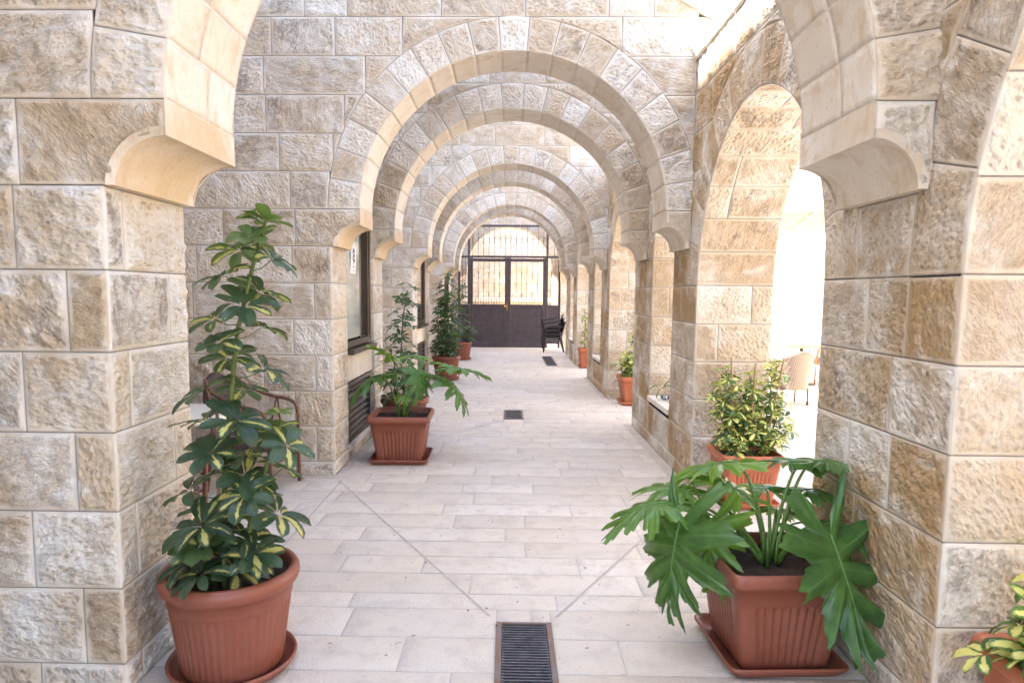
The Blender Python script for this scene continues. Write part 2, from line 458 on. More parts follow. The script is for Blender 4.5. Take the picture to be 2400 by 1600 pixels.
class Face:
    """a flat (or curved, through fn) surface carrying stone blocks; (s,t) -> 3-D"""
    def __init__(s, mb, fn, nrm, res=.02, gap=.0028, ochre=0.0, amp=.010, seed=0, mats=(0, 1), margin=.013):
        s.mb, s.fn, s.nrm, s.res, s.gap, s.ochre, s.amp, s.mats, s.margin = mb, fn, nrm, res, gap, ochre, amp, mats, margin
        s.seed = seed
    def block(s, P, W, H, rough=1.0, mat=None, rnd=None, skirt=True, amp=None, ang=None, res=None, mortar=True, gap=None):
        """P(u,v)->(s,t); W,H nominal size"""
        if W < .004 or H < .004: return
        r = RNG.random() if rnd is None else rnd
        res = res or s.res; gap = s.gap if gap is None else gap
        nu = max(2, int(round(W / res))); nv = max(2, int(round(H / res)))
        def axis(n, L):
            m = min(.3, s.margin / L)
            a = np.concatenate([[0, m * .5, m], np.linspace(m, 1 - m, n + 1)[1:-1], [1 - m, 1 - m * .5, 1]])
            return a
        if rough <= 0: ua, va = np.linspace(0, 1, nu + 1), np.linspace(0, 1, nv + 1)
        else: ua, va = axis(nu, W), axis(nv, H)
        U, Vv = np.meshgrid(ua, va, indexing='ij')
        gu, gv = min(.2, gap / W), min(.2, gap / H)
        S, T = P(gu + U * (1 - 2 * gu), gv + Vv * (1 - 2 * gv))
        S = np.broadcast_to(S, U.shape).copy(); T = np.broadcast_to(T, U.shape).copy()
        ed = np.minimum(np.minimum(U, 1 - U) * W, np.minimum(Vv, 1 - Vv) * H)
        if ang is None: ang = random.Random(int(r * 1e6)).choice([0.2, .5, -.3, 1.2, -.7, 1.5, .9, .1])
        ca, sa = math.cos(ang), math.sin(ang)
        off = r * 91.7
        tx = S * ca - T * sa + off; ty = S * sa + T * ca + off * .37; tz = np.full_like(S, off * .11)
        A = s.amp if amp is None else amp
        if rough > 0:
            r2 = (r * 5.77) % 1
            coarse = .35 + 1.0 * r2
            n1 = fbm(tx * 15, ty * 26, tz, 3, 3) - .5
            n2 = fbm(tx * 6, ty * 8, tz + 5, 3, 9) - .5
            n3 = fbm(tx * 36, ty * 48, tz + 9, 2, 21) - .5
            bl = np.abs(fbm(tx * 20, ty * 30, tz + 3, 2, 33) - .5)
            wob = (fbm(S * 30 + off, T * 30, tz, 2, 5) - .5) * .024
            k = np.clip((ed + wob - s.margin * .55) / .012, 0, 1); k = k * k * (3 - 2 * k)
            h = k * (A * .22 + A * (1.7 * n1 + 2.2 * n2 * coarse + 1.2 * n3 + 5.0 * n1 * np.abs(n1) - .5 * bl + .26))
            h = h + k * A * .45 * (((r * 3.31) % 1) - .4) + k * A * .5 * (((r * 9.1) % 1) - .5) * (U - .5) * 2
            h = np.maximum(h * rough + (n3 * .0012), -.0032)
        else:
            h = (fbm(tx * 9, ty * 9, tz, 2, 3) - .5) * .003
        P3 = s.fn(S, T); Nn = s.nrm(S, T)
        V = P3 + Nn * h[..., None]
        nU, nV = U.shape
        idx = np.arange(nU * nV).reshape(nU, nV)
        F = [tuple(q) for q in np.stack([idx[:-1, :-1], idx[1:, :-1], idx[1:, 1:], idx[:-1, 1:]], -1).reshape(-1, 4)]
        # skirt
        bk = np.stack([ed, np.full_like(ed, r), np.full_like(ed, max(rough, 0)), np.full_like(ed, s.ochre)], -1).reshape(-1, 4)
        tc = np.stack([tx, ty, tz + h * 2], -1).reshape(-1, 3)
        V = V.reshape(-1, 3)
        if skirt:
            ring = list(idx[:, 0]) + list(idx[-1, 1:]) + list(idx[::-1, -1][1:]) + list(idx[0, ::-1][1:-1])
            k0 = len(V); Vs = (P3.reshape(-1, 3)[ring] - Nn.reshape(-1, 3)[ring] * .012)
            V = np.concatenate([V, Vs]); tc = np.concatenate([tc, tc[ring]]); bk = np.concatenate([bk, bk[ring]])
            m = len(ring)
            F += [(ring[(i + 1) % m], ring[i], k0 + i, k0 + (i + 1) % m) for i in range(m)]
        s.mb.add(V, F, s.mats[0] if mat is None else mat, tc, bk)
        if mortar:
            mu = max(1, int(W / .06)); mv = max(1, int(H / .06))
            U2, V2 = np.meshgrid(np.linspace(0, 1, mu + 1), np.linspace(0, 1, mv + 1), indexing='ij')
            S, T = P(U2, V2); S = np.broadcast_to(S, U2.shape); T = np.broadcast_to(T, U2.shape)
            V = s.fn(S, T) - s.nrm(S, T) * (.005 if s.mats[1] == 1 else .0016)
            idx = np.arange(U2.size).reshape(U2.shape)
            F = [tuple(q) for q in np.stack([idx[:-1, :-1], idx[1:, :-1], idx[1:, 1:], idx[:-1, 1:]], -1).reshape(-1, 4)]
            s.mb.add(V.reshape(-1, 3), F, s.mats[1])
    def rect(s, s0, s1, t0, t1, lim_lo=None, lim_hi=None, top=None, **k):
        """rectangle; lim_lo/hi(t): row-wise limits on s; top(s): column-wise limit on t"""
        if s1 - s0 < .01 or t1 - t0 < .01: return
        if top is not None:
            sm = np.linspace(s0, s1, 9); hh = np.minimum(t1, top(sm)) - t0
            if hh.max() < .02: return
            good = sm[hh > .004]; a, b = good.min(), good.max()
            def P(u, v):
                S = a + u * (b - a); return S, t0 + v * np.maximum(np.minimum(t1, top(S)) - t0, .001)
            return s.block(P, b - a, float(np.clip(hh, 0, 9).mean() + .02), **k)
        ts = np.linspace(t0, t1, 65)
        lo = np.maximum(s0, lim_lo(ts)) if lim_lo else np.full(65, s0)
        hi = np.minimum(s1, lim_hi(ts)) if lim_hi else np.full(65, s1)
        w = hi - lo
        if w.max() < .015: return
        # drop the rows where nothing is left
        ok = np.where(w > .003)[0]; ta, tb = ts[ok.min()], ts[ok.max()]
        if tb - ta < .01: return
        def P(u, v):
            T = ta + v * (tb - ta)
            a = np.maximum(s0, lim_lo(T)) if lim_lo else s0
            b = np.minimum(s1, lim_hi(T)) if lim_hi else s1
            b = np.maximum(b, a + .001)
            return a + u * (b - a), T
        return s.block(P, float(w[ok].mean()), tb - ta, **k)
    def sector(s, cs, ct, r0, r1, a0, a1, kz=1.0, **k):
        def P(u, v):
            a = a0 + u * (a1 - a0); r = r0 + v * (r1 - r0)
            return cs + r * np.cos(a), ct + r * np.sin(a) * kz
        return s.block(P, abs(a1 - a0) * (r0 + r1) / 2, r1 - r0, **k)

def plane(O, U, V, N):
    O, U, V, N = [np.array(q, float) for q in (O, U, V, N)]
    return (lambda S, T: O + np.asarray(S)[..., None] * U + np.asarray(T)[..., None] * V,
            lambda S, T: np.broadcast_to(N, np.shape(S) + (3,)))

def splits(a, b, rg, lo=.28, hi=.85):
    """random joints between a and b"""
    out = [a]; x = a
    while b - x > hi * 1.1:
        w = rg.uniform(lo, hi)
        if b - (x + w) < lo * .6: break
        x += w; out.append(x)
    if b - x > hi: out.append((x + b) / 2)
    out.append(b); return out

def circ(c, z, r, sgn, kz=1.0):
    return lambda t: c + sgn * np.sqrt(np.maximum(0, r * r - ((np.maximum(np.asarray(t, float), z) - z) / kz) ** 2))

def course_rows(top):
    r = [0, BASE0]
    while r[-1] + COURSE < top - .02: r.append(r[-1] + COURSE)
    r.append(top); return r

def gable(x): return 3.855 - .56 * (np.asarray(x, float) - 1.232)

NV = 19
def cross_wall(i, yf, yb, label, res, xl=-3.1, full=True, ochre=.35, amp=.010, back=.08, Rg=None):
    rg = random.Random(100 + i)
    root = empty('cross_wall', (0, yf, 0), label, 'stone arch', 'stone cross walls with round arches')
    def L(o):
        o.location = (0, -yf, 0) if False else (0, 0, 0)
        return o
    D = yb - yf
    # everything below is in the root's frame (y measured from the front face)
    wall, ring = MB(), MB()
    for side, y, n, rs in (('f', 0.0, -1, res), ('b', D, 1, back)):
        fn, nr = plane((0, y, 0), (1, 0, 0), (0, 0, 1), (0, n, 0))
        F = Face(wall, fn, nr, rs, ochre=ochre, amp=amp)
        rows = course_rows(4.6)
        ext_l, ext_r = circ(AC, AZ, RE, -1), circ(AC, AZ, RE, 1)
        for k in range(len(rows) - 1):
            t0, t1 = rows[k], rows[k + 1]
            near = .15 if k % 2 else .33
            if t1 <= ZI + .01:
                xs = splits(xl, XL - near, rg) + [XL]
                for a, b in zip(xs[:-1], xs[1:]): F.rect(a, b, t0, t1)
            elif t0 < ZI + .01:
                xs = splits(xl, XL - .30, rg)
                for a, b in zip(xs[:-1], xs[1:]): F.rect(a, b, t0, t1)
            elif t0 < AZ + RE - .02:
                e = float(ext_l(t0))
                xs = splits(xl, e + .02, rg) + [AC]
                xs = [q for q in xs if q <= AC]
                for a, b in zip(xs[:-1], xs[1:]): F.rect(a, b, t0, t1, lim_hi=ext_l)
                e = float(ext_r(t0))
                xs = [AC] + splits(min(e - .05, XR - .12), XR, rg)
                if XR - e < .45: xs = [AC, XR]
                for a, b in zip(xs[:-1], xs[1:]): F.rect(a, b, t0, t1, lim_lo=ext_r)
                if t1 > 3.42:
                    F.rect(XR, 2.0, max(t0, 3.455), t1, top=gable)
            else:
                xs = splits(xl, 1.05, rg) + [1.40, 2.0]
                for a, b in zip(xs[:-1], xs[1:]): F.rect(a, b, t0, t1, top=lambda x: np.minimum(gable(np.maximum(x, AC)), 4.6))
        # voussoirs
        R = Face(ring, fn, nr, rs, ochre=ochre * .8, amp=amp * .85)
        for k in range(NV):
            a0, a1 = math.pi * (1 - k / NV), math.pi * (1 - (k + 1) / NV)
            R.sector(AC, AZ, RA, RE, a0, a1)
    # soffit of the arch, smooth dressed stone, and the little stilt under it
    def sfn(S, T):
        S = np.asarray(S); x = AC - RA * np.cos(S); z = AZ + RA * np.sin(S)
        return np.stack([x, np.asarray(T) + 0 * x, z], -1)
    def snr(S, T):
        S = np.asarray(S); return np.stack([np.cos(S), 0 * S, -np.sin(S)], -1)
    G = Face(ring, sfn, snr, max(res, .03), ochre=.15 if i else .1, mats=(2, 2), gap=.003)
    for k in range(NV):
        a0, a1 = math.pi * k / NV, math.pi * (k + 1) / NV
        ys = [0, D * rg.choice([.42, .58]), D] if i == 0 else [0, D]
        for y0, y1 in zip(ys[:-1], ys[1:]):
            G.block(lambda u, v, a0=a0, a1=a1, y0=y0, y1=y1: (a0 + u * (a1 - a0) , y0 + v * (y1 - y0)),
                    RA * (a1 - a0), y1 - y0, rough=0, mat=2, gap=.004)
    wall.build('wall', [M_STONE, M_MORTAR, M_SMOOTH], root)
    ring.build('arch_ring', [M_STONE, M_MORTAR, M_SMOOTH], root)
    # corbels
    for sgn, xj, tip in ((-1, XL, XL + PL), (1, XR, XR - PR)):
        c = MB(); a = abs(xj - tip) - .045; b = ZT - ZI
        outer = xj - .30 if sgn < 0 else xj
        def lim(t):
            t = np.asarray(t, float)
            k = np.sqrt(np.maximum(0, 1 - ((np.clip(t, ZI, ZT) - ZI) / b) ** 2))
            return np.where(t >= ZT, tip, tip + sgn * a * k)
        for y, n, rs in ((0.0, -1, res), (D, 1, back)):
            fn, nr = plane((0, y, 0), (1, 0, 0), (0, 0, 1), (0, n, 0))
            F = Face(c, fn, nr, rs, ochre=ochre * .8, amp=amp * (1 if y == 0 else .5))
            if sgn < 0: F.rect(outer, tip + .01, ZI, AZ, lim_hi=lim, mortar=False)
            else: F.rect(tip - .01, outer, ZI, AZ, lim_lo=lim, mortar=False)
        # cove and stilt surface
        th = np.linspace(0, math.pi / 2, 14)
        prof = [(xj, ZI)] + [(tip + sgn * a * math.cos(t), ZI + b * math.sin(t)) for t in th] + [(tip, AZ)]
        ny = 6; V = []; 
        for (x, z) in prof:
            for q in range(ny + 1): V.append((x, -.004 + (D + .008) * q / ny, z))
        Fc = [(p * (ny + 1) + q, (p + 1) * (ny + 1) + q, (p + 1) * (ny + 1) + q + 1, p * (ny + 1) + q + 1)
              for p in range(len(prof) - 1) for q in range(ny)]
        pass
        # arris lines: split smoothing at lip and tip by separate pieces
        V = np.array(V); 
        for lo, hi in ((0, 1), (1, 14), (14, 15)):
            Vs = V[lo * (ny + 1):(hi + 1) * (ny + 1)]
            nn = hi - lo
            Ff = [(p * (ny + 1) + q, (p + 1) * (ny + 1) + q, (p + 1) * (ny + 1) + q + 1, p * (ny + 1) + q + 1) for p in range(nn) for q in range(ny)]
            c.add(Vs, Ff, 2, tc=Vs * np.array([1, 1, 1]) + rg.random() * 9, bk=np.tile([.1, .5, 0, (.62 if sgn < 0 else .35)], (len(Vs), 1)))  # golden tint: yellow stain plus painted-in bounce glow, stronger on the left corbel
        # dressed margin that follows the cove on the front and back
        for yy, sy in ((-.0095, -1), (D + .0095, 1)):
            Vt = []
            for t in np.linspace(0, math.pi / 2, 20):
                cx_, cz_ = math.cos(t), math.sin(t)
                for o_ in (-.002, .030):
                    for y_ in ((yy,) if o_ < 0 else (yy,)):
                        Vt.append((tip + sgn * (a + o_) * cx_, y_, ZI + (b + o_) * cz_))
            k0 = len(Vt)
            Vt += [(x_, -.001 if sy < 0 else D + .001, z_) for (x_, y_, z_) in Vt]
            Ft = [(2 * q, 2 * q + 1, 2 * q + 3, 2 * q + 2) for q in range(19)] + [(2 * q + 1, 2 * q + 3, k0 + 2 * q + 3, k0 + 2 * q + 1) for q in range(19)] + [(2 * q, 2 * q + 2, k0 + 2 * q + 2, k0 + 2 * q) for q in range(19)]
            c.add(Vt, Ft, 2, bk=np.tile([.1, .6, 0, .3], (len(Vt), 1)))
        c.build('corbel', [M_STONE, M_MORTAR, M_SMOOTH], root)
    # left jamb of the opening
    p = MB()
    fn, nr = plane((XL, 0, 0), (0, 1, 0), (0, 0, 1), (1, 0, 0))
    F = Face(p, fn, nr, res, ochre=.12, amp=amp * .8, margin=.022 if i == 0 else .05)
    rows = course_rows(ZI)
    for k in range(len(rows) - 1):
        if i == 0: ys = [0, D * (.20 if k % 2 == 0 else .74), D]
        elif D > .35 and k == 0: ys = [0, D * .35, D]
        else: ys = [0, D]
        for y0, y1 in zip(ys[:-1], ys[1:]): F.rect(y0, y1, rows[k], rows[k + 1], ang=.1)
    p.build('pier', [M_STONE, M_MORTAR], root)
    # coping on the sloping gable
    cp = MB()
    for a, b in ((AC, .55), (.55, 1.2), (1.2, 2.06)):
        za, zb = float(gable(a)), float(gable(b)); an = math.atan2(zb - za, b - a)
        ln = math.hypot(b - a, zb - za) - .004; ca, sa = math.cos(an), math.sin(an)
        cp.box(((a + b) / 2 - sa * .04, D / 2, (za + zb) / 2 + ca * .04), (ln, D + .08, .075), 0, [[ca, 0, -sa], [0, 1, 0], [sa, 0, ca]], .008)
    cp.box(((xl + AC) / 2, D / 2, 4.64), (AC - xl, D + .08, .075), 0, None, .008)
    cp.build('coping', M_SMOOTH, root)
    # shut the wall's right end above the arcade wall
    return root

# ---- long arcade wall on the right
OPEN = [  # (y0, y1, spring z, sill z, extrados thickness)
    (-0.30, 2.2385, ZI - COURSE, 0.0, .30),
    (3.2069, 5.3502, ZI - COURSE, 0.0, .30),
    (6.12, 7.01, ZI, .51, .22),
    (7.95, 9.9706, ZI - COURSE, 0.0, .28),
    (10.82, 11.71, ZI, .51, .22),
    (12.58, 14.66, ZI - COURSE, 0.0, .28),
    (15.42, 16.33, ZI, .51, .22),
    (17.36, 19.35, ZI - COURSE, 0.0, .28),
]
TH = .60
def KZ(o): return 1.085 if o[3] == 0 else 1.2
def arcade_wall():
    root = empty('arcade_wall', (0, 0, 0), 'long honey stone arcade wall with tall arched openings towards the sunny courtyard', 'wall')
    rg = random.Random(5)
    rows = course_rows(TOPW)
    def resy(y): return .014 if y < 3.3 else .022 if y < 6 else .035 if y < 10 else .055
    ys = [-2.0] + [q for o in OPEN for q in (o[0], o[1])] + [23.4]
    for side, x, n in (('in', XR, -1), ('out', XR + TH, 1)):
        for pi in range(len(OPEN) + 1):
            y0, y1 = ys[2 * pi], ys[2 * pi + 1]
            lo = OPEN[pi - 1] if pi > 0 else None; hi = OPEN[pi] if pi < len(OPEN) else None
            m = MB(); fn, nr = plane((x, 0, 0), (0, 1, 0), (0, 0, 1), (n, 0, 0))
            F = Face(m, fn, nr, resy((y0 + y1) / 2) if n < 0 else .09, ochre=1.0, amp=.009 if n < 0 else .006)
            c0 = (lo[0] + lo[1]) / 2 if lo else None; c1 = (hi[0] + hi[1]) / 2 if hi else None
            L0 = circ(c0, lo[2], (lo[1] - lo[0]) / 2 + lo[4], 1, KZ(lo)) if lo else None
            L1 = circ(c1, hi[2], (hi[1] - hi[0]) / 2 + hi[4], -1, KZ(hi)) if hi else None
            for k in range(len(rows) - 1):
                t0, t1 = rows[k], rows[k + 1]
                for (a, b) in ([(t0, t1)]):
                    spz = min([o[2] for o in (lo, hi) if o])
                    # below each spring line the pier runs out to the jamb itself
                    def mk(lo_, L_, edge, c, sgn):
                        if lo_ is None: return lambda t: np.full(np.shape(t), edge)
                        def f(t):
                            t = np.asarray(t, float)
                            return np.where(t < lo_[2], edge, L_(t))
                        return f
                    fl = mk(lo, L0, y0, c0, 1); fh = mk(hi, L1, y1, c1, -1)
                    # cut rows at spring lines so the outline stays crisp
                    cuts = sorted(set([a, b] + [o[2] for o in (lo, hi) if o and a + .02 < o[2] < b - .02]))
                    for ca_, cb_ in zip(cuts[:-1], cuts[1:]):
                        e = 1e-4
                        s_lo = float(min(fl(np.array(ca_ + e)), fl(np.array(cb_ - e)))); s_hi = float(max(fh(np.array(ca_ + e)), fh(np.array(cb_ - e))))
                        s_lo = max(s_lo, c0) if c0 is not None else s_lo
                        s_hi = min(s_hi, c1) if c1 is not None else s_hi
                        xs = splits(s_lo, s_hi, rg, .22, .62)
                        for p, q in zip(xs[:-1], xs[1:]):
                            F.rect(p, q, ca_ + (e if ca_ in cuts[1:] else 0), cb_ - (e if cb_ in cuts[:-1] or cb_ != b else 0), lim_lo=lambda t, f=fl: f(np.asarray(t, float) + 1e-5), lim_hi=lambda t, f=fh: f(np.asarray(t, float) + 1e-5))
            m.build('pier', [M_STONE, M_MORTAR], root)
    # rings, reveals, sills
    for oi, (y0, y1, sp, sill, er) in enumerate(OPEN):
        c, r = (y0 + y1) / 2, (y1 - y0) / 2
        m = MB(); rs = resy(c)
        for x, n in ((XR, -1), (XR + TH, 1)):
            fn, nr = plane((x, 0, 0), (0, 1, 0), (0, 0, 1), (n, 0, 0))
            F = Face(m, fn, nr, rs if n < 0 else .09, ochre=.75, amp=.009)
            nv = 13 if r > .6 else 9
            for k in range(nv):
                F.sector(c, sp, r, r + er, math.pi * (1 - k / nv), math.pi * (1 - (k + 1) / nv), kz=KZ(OPEN[oi]))
            # stone below spring line, between jamb and extrados, belongs to the pier rows already
        # reveal: path parameter along jambs and soffit
        arcl = math.pi * r; h = sp - sill
        def path(S):
            S = np.asarray(S, float)
            a = np.clip((S - h) / r, 0, math.pi)
            y = c - r * np.cos(a); z = np.where(S < h, sill + S, np.where(S > h + arcl, sp - (S - h - arcl), sp + r * KZ(OPEN[oi]) * np.sin(a)))
            ny = np.cos(a); nz = -np.sin(a)
            return y, z, ny, nz
        def fn(S, T):
            y, z, _, _ = path(S); return np.stack([np.asarray(T) + 0 * y, y, z], -1)
        def nr(S, T):
            _, _, ny, nz = path(S); return np.stack([0 * ny, ny, nz], -1)
        F = Face(m, fn, nr, max(rs, .02), ochre=.45, amp=.007)
        stops = [0.0]
        zz = [q for q in rows if sill + .05 < q < sp - .05]
        stops += [q - sill for q in zz] + [h]
        na = 14 if r > .6 else 8
        stops += [h + arcl * (k + 1) / na for k in range(na)]
        stops += [h + arcl + (sp - q) for q in reversed(zz)] + [2 * h + arcl]
        for k, (a, b) in enumerate(zip(stops[:-1], stops[1:])):
            if oi > 5 and False: continue
            w = rg.choice([.30, .62, .45, .72, 1.0]) if (b - a) > .1 else 1
            xs = [XR, XR + TH * w, XR + TH] if w < 1 else [XR, XR + TH]
            for p, q in zip(xs[:-1], xs[1:]):
                F.block(lambda u, v, a=a, b=b, p=p, q=q: (a + u * (b - a), p + v * (q - p)), b - a, q - p, ang=rg.choice([.6, -.6, .3]))
        m.build('arch', [M_STONE, M_MORTAR], root)
        if sill > 0:
            s = MB()
            s.box((XR + TH / 2 - .005, c, sill - .03), (TH + .03, y1 - y0 - .006, .055), 0, None, .006)
            s.build('sill', M_SMOOTH, root)
            for x, n in ((XR, -1), (XR + TH, 1)):
                mm = MB(); fn2, nr2 = plane((x, 0, 0), (0, 1, 0), (0, 0, 1), (n, 0, 0))
                F2 = Face(mm, fn2, nr2, rs if n < 0 else .09, ochre=1.0)
                zs = [0, BASE0, BASE0 + COURSE * .97]
                for t0, t1 in zip(zs[:-1], zs[1:]):
                    xs = splits(y0, y1, rg, .2, .5)
                    for p, q in zip(xs[:-1], xs[1:]): F2.rect(p, q, t0, t1)
                mm.build('wall', [M_STONE, M_MORTAR], root)
    cp = MB(); y = -2.0
    while y < 23.3:
        w = rg.uniform(.5, .9); j = rg.uniform(-.01, .01)
        cp.box((XR + TH / 2 - .01 + j, y + w / 2, TOPW + .028), (TH + .03, w - .004, .055), 0, None, .01); y += w
    cp.build('coping', M_SMOOTH, root)
    return root

Y0 = [(2.4364, 3.0380), (5.5732, 6.0801), (7.2709, 7.7846), (10.2526, 10.7766), (11.9558, 12.4102), (14.9447, 15.3436), (16.5816, 17.1500), (19.80, 20.35)]
WL = ['nearest stone cross wall, its arch springing over the two big pots in the foreground',
      'stone cross wall whose full arch ring and gabled top face the viewer beyond the first open bay',
      'second arch ring seen inside the first, on the far side of the near window and niche',
      'third arch ring inward, beyond the second open bay, with dark weathered stones low on its left',
      'fourth arch ring inward, just behind the third',
      'fifth arch ring inward, beyond the third open bay',
      'smallest arch ring in front of the iron gate',
      'pale stone arch standing just behind the iron gate grille']
def build_walls():
    for i, (f, b) in enumerate(Y0):
        res = [.011, .016, .022, .032, .035, .05, .05, .06][i]
        cross_wall(i, f, b, WL[i], res, amp=[.015, .011, .010, .010, .009, .009, .009, .008][i], ochre=[.62, .22, .5, .3, .55, .3, .5, .5][i])
    arcade_wall()

def blocks_wall(mb, O, U, N, w, h, res, rg, ochre=.4, amp=.008, x0=0.0, z0=0.0, course=COURSE, lo=.3, hi=.9):
    fn, nr = plane(O, U, (0, 0, 1), N)
    F = Face(mb, fn, nr, res, ochre=ochre, amp=amp)
    z = z0
    while z < h - .02:
        z1 = min(h, z + course)
        xs = splits(x0, w, rg, lo, hi)
        for a, b in zip(xs[:-1], xs[1:]): F.rect(a, b, z, z1)
        z = z1

def left_building():
    """building along the left: window bays between the paired cross walls, alcove backs, upper storeys"""
    root = empty('stone_building', (0, 0, 0), 'tall stone building along the left of the passage with brown framed windows and louvred vents', 'building')
    rg = random.Random(31)
    def wbox(c, d, mat, name, parent, bevel=0.0):
        m = MB(); m.box(c, d, 0, None, bevel); return m.build(name, mat, parent)
    for bi, (a, b) in enumerate(((1, 2), (3, 4), (5, 6))):
        ya, yb = Y0[a][1], Y0[b][0]; res = [.03, .05, .07][bi]
        x = XL - .012
        m = MB()
        blocks_wall(m, (x, ya, 0), (0, 1, 0), (1, 0, 0), yb - ya, .09, res, rg, .5, course=.09)
        m.build('plinth', [M_STONE, M_MORTAR], root); m = MB()
        blocks_wall(m, (x - .05, ya, 3.02), (0, 1, 0), (1, 0, 0), yb - ya, 1.6, res, rg, .3)
        m.build('wall', [M_STONE, M_MORTAR], root)
        g = MB()
        g.box((x - .04, (ya + yb) / 2, .115), (.12, yb - ya, .05), 0, None, .006)
        g.box((x - .06, (ya + yb) / 2, .845), (.10, yb - ya, .25), 0, None, .003)
        g.box((x - .07, yb - .05, 1.9), (.09, .10, 2.1), 0, None, .004)      # dressed reveal at the far side
        g.box((x - .08, yb - .05, .43), (.09, .10, .57), 0, None, .004)
        g.build('dressed_panel', M_SMOOTH, root)
        y1 = yb - .10
        # vent
        v = empty('louvre_vent', (0, 0, 0)); v.parent = root
        fr = MB()
        for (yc, zc, dy, dz) in ((ya + .02, .425, .04, .57), (y1 - .025, .425, .05, .57), ((ya + y1) / 2, .165, y1 - ya - .09, .05), ((ya + y1) / 2, .69, y1 - ya - .09, .04)):
            fr.box((x - .035, yc, zc), (.06, dy, dz), 0, None, .003)
        fr.build('frame', M_ALU, v)
        for k in range(8):
            s = MB(); an = math.radians(38); z = .215 + k * .062
            s.box((x - .045, (ya + y1) / 2, z), (.075, y1 - ya - .10, .007), 0, [[math.cos(an), 0, math.sin(an)], [0, 1, 0], [-math.sin(an), 0, math.cos(an)]])
            s.build('louvre', M_LOUV, v)
        bk = MB(); bk.box((x - .11, (ya + y1) / 2, .43), (.01, y1 - ya, .58)); bk.build('backing', M_PIT, v)
        # window
        w = empty('window', (0, 0, 0)); w.parent = root
        z0, z1 = .98, 3.00
        fr = MB()
        fr.box((x + .005, (ya + y1) / 2, z0 + .022), (.13, y1 - ya - .004, .044), 0, None, .004)
        fr.box((x - .03, (ya + y1) / 2, z0 + .085), (.07, y1 - ya - .004, .06), 0, None, .004)
        fr.box((x - .03, (ya + y1) / 2, z1 - .03), (.07, y1 - ya - .004, .06), 0, None, .004)
        for yc, dy in ((ya + .012, .02), (y1 - .03, .055), (y1 - .14, .022)):
            fr.box((x - .028, yc, (z0 + z1) / 2 + .03), (.07, dy, z1 - z0 - .18), 0, None, .004)
        fr.build('frame', M_ALU, w)
        s2 = MB()
        ym = ya + (y1 - ya) * .60
        s2.box((x - .022, ym, (z0 + z1) / 2 + .04), (.025, .05, z1 - z0 - .19), 0, None, .004)
        s2.box((x - .034, (ym + y1) / 2, z0 + .125), (.02, y1 - ym - .06, .02), 0, None, .003)
        s2.build('sash', M_ALU, w)
        p1 = MB(); p1.box((x - .016, (ya + .02 + ym) / 2, (z0 + z1) / 2 + .04), (.006, ym - ya - .07, z1 - z0 - .2)); p1.build('pane', M_GLASS if bi == 0 else M_GLASSD, w)
        p2 = MB(); p2.box((x - .050, (ym + y1 - .16) / 2 + .012, (z0 + z1) / 2 + .04), (.006, y1 - .16 - ym - .02, z1 - z0 - .2)); p2.build('pane', M_GLASSD, w)
        if bi == 0:
            # paper notice taped inside the light pane
            P = MB(); X = x - .010
            yy0, yy1 = 6.325, 6.545; zz0, zz1 = 1.665, 1.985
            n = 8; V = []
            for r in range(n + 1):
                for cidx in (0, 1):
                    t = r / n; V.append((X + .004 * math.sin(t * 5), (yy0, yy1)[cidx] + .006 * math.sin(t * 6 + 1), zz1 + (zz0 - zz1) * t))
            Fc = [(2 * r, 2 * r + 1, 2 * r + 3, 2 * r + 2) for r in range(n)]
            P.add(V, Fc); po = P.build('poster', M_PAPER, None)
            tag(po, 'white paper notice with a dark round emblem taped to the near window', 'poster')
            I = MB()
            yc, zc = 6.44, 1.895
            for k in range(20):
                an = k / 20 * 2 * math.pi
                if abs(math.sin(an)) < .35: continue
                I.box((X + .007, yc + .045 * math.cos(an), zc + .045 * math.sin(an)), (.002, .014, .014))
            for s_ in (-1, 1):
                I.add([(X + .008, yc - .030, zc + s_ * .047), (X + .008, yc + .030, zc + s_ * .047), (X + .008, yc, zc + s_ * .078)], [(0, 1, 2)])
            for (dy, dz, ww, hh) in ((-.030, 0, .006, .032), (-.020, -.013, .018, .006), (-.004, 0, .006, .032), (.012, 0, .006, .032), (.020, .013, .016, .006), (.020, 0, .013, .006), (.020, -.013, .016, .006)):
                I.box((X + .008, yc + dy, zc + dz), (.002, ww, hh))
            for zz, ww in ((1.795, .07), (1.788, .05), (1.755, .09)):
                I.box((X + .007, yc, zz), (.002, ww, .004))
            I.build('print', M_INK, po)
    # alcove backs and upper storeys
    m = MB()
    for (ya, yb) in ((-2.0, Y0[0][0]), (Y0[0][1], Y0[1][0]), (Y0[2][1], Y0[3][0]), (Y0[4][1], Y0[5][0]), (Y0[6][1], 24.0)):
        blocks_wall(m, (-3.1, ya, 0), (0, 1, 0), (1, 0, 0), yb - ya, 4.8, .12, rg, .4)
    m.build('wall', [M_STONE, M_MORTAR], root)
    u = MB(); u.box((-6.13, 7.0, 5.5), (6.0, 25.0, 11.0)); u.build('upper_storeys', M_SMOOTH, root)
    return root

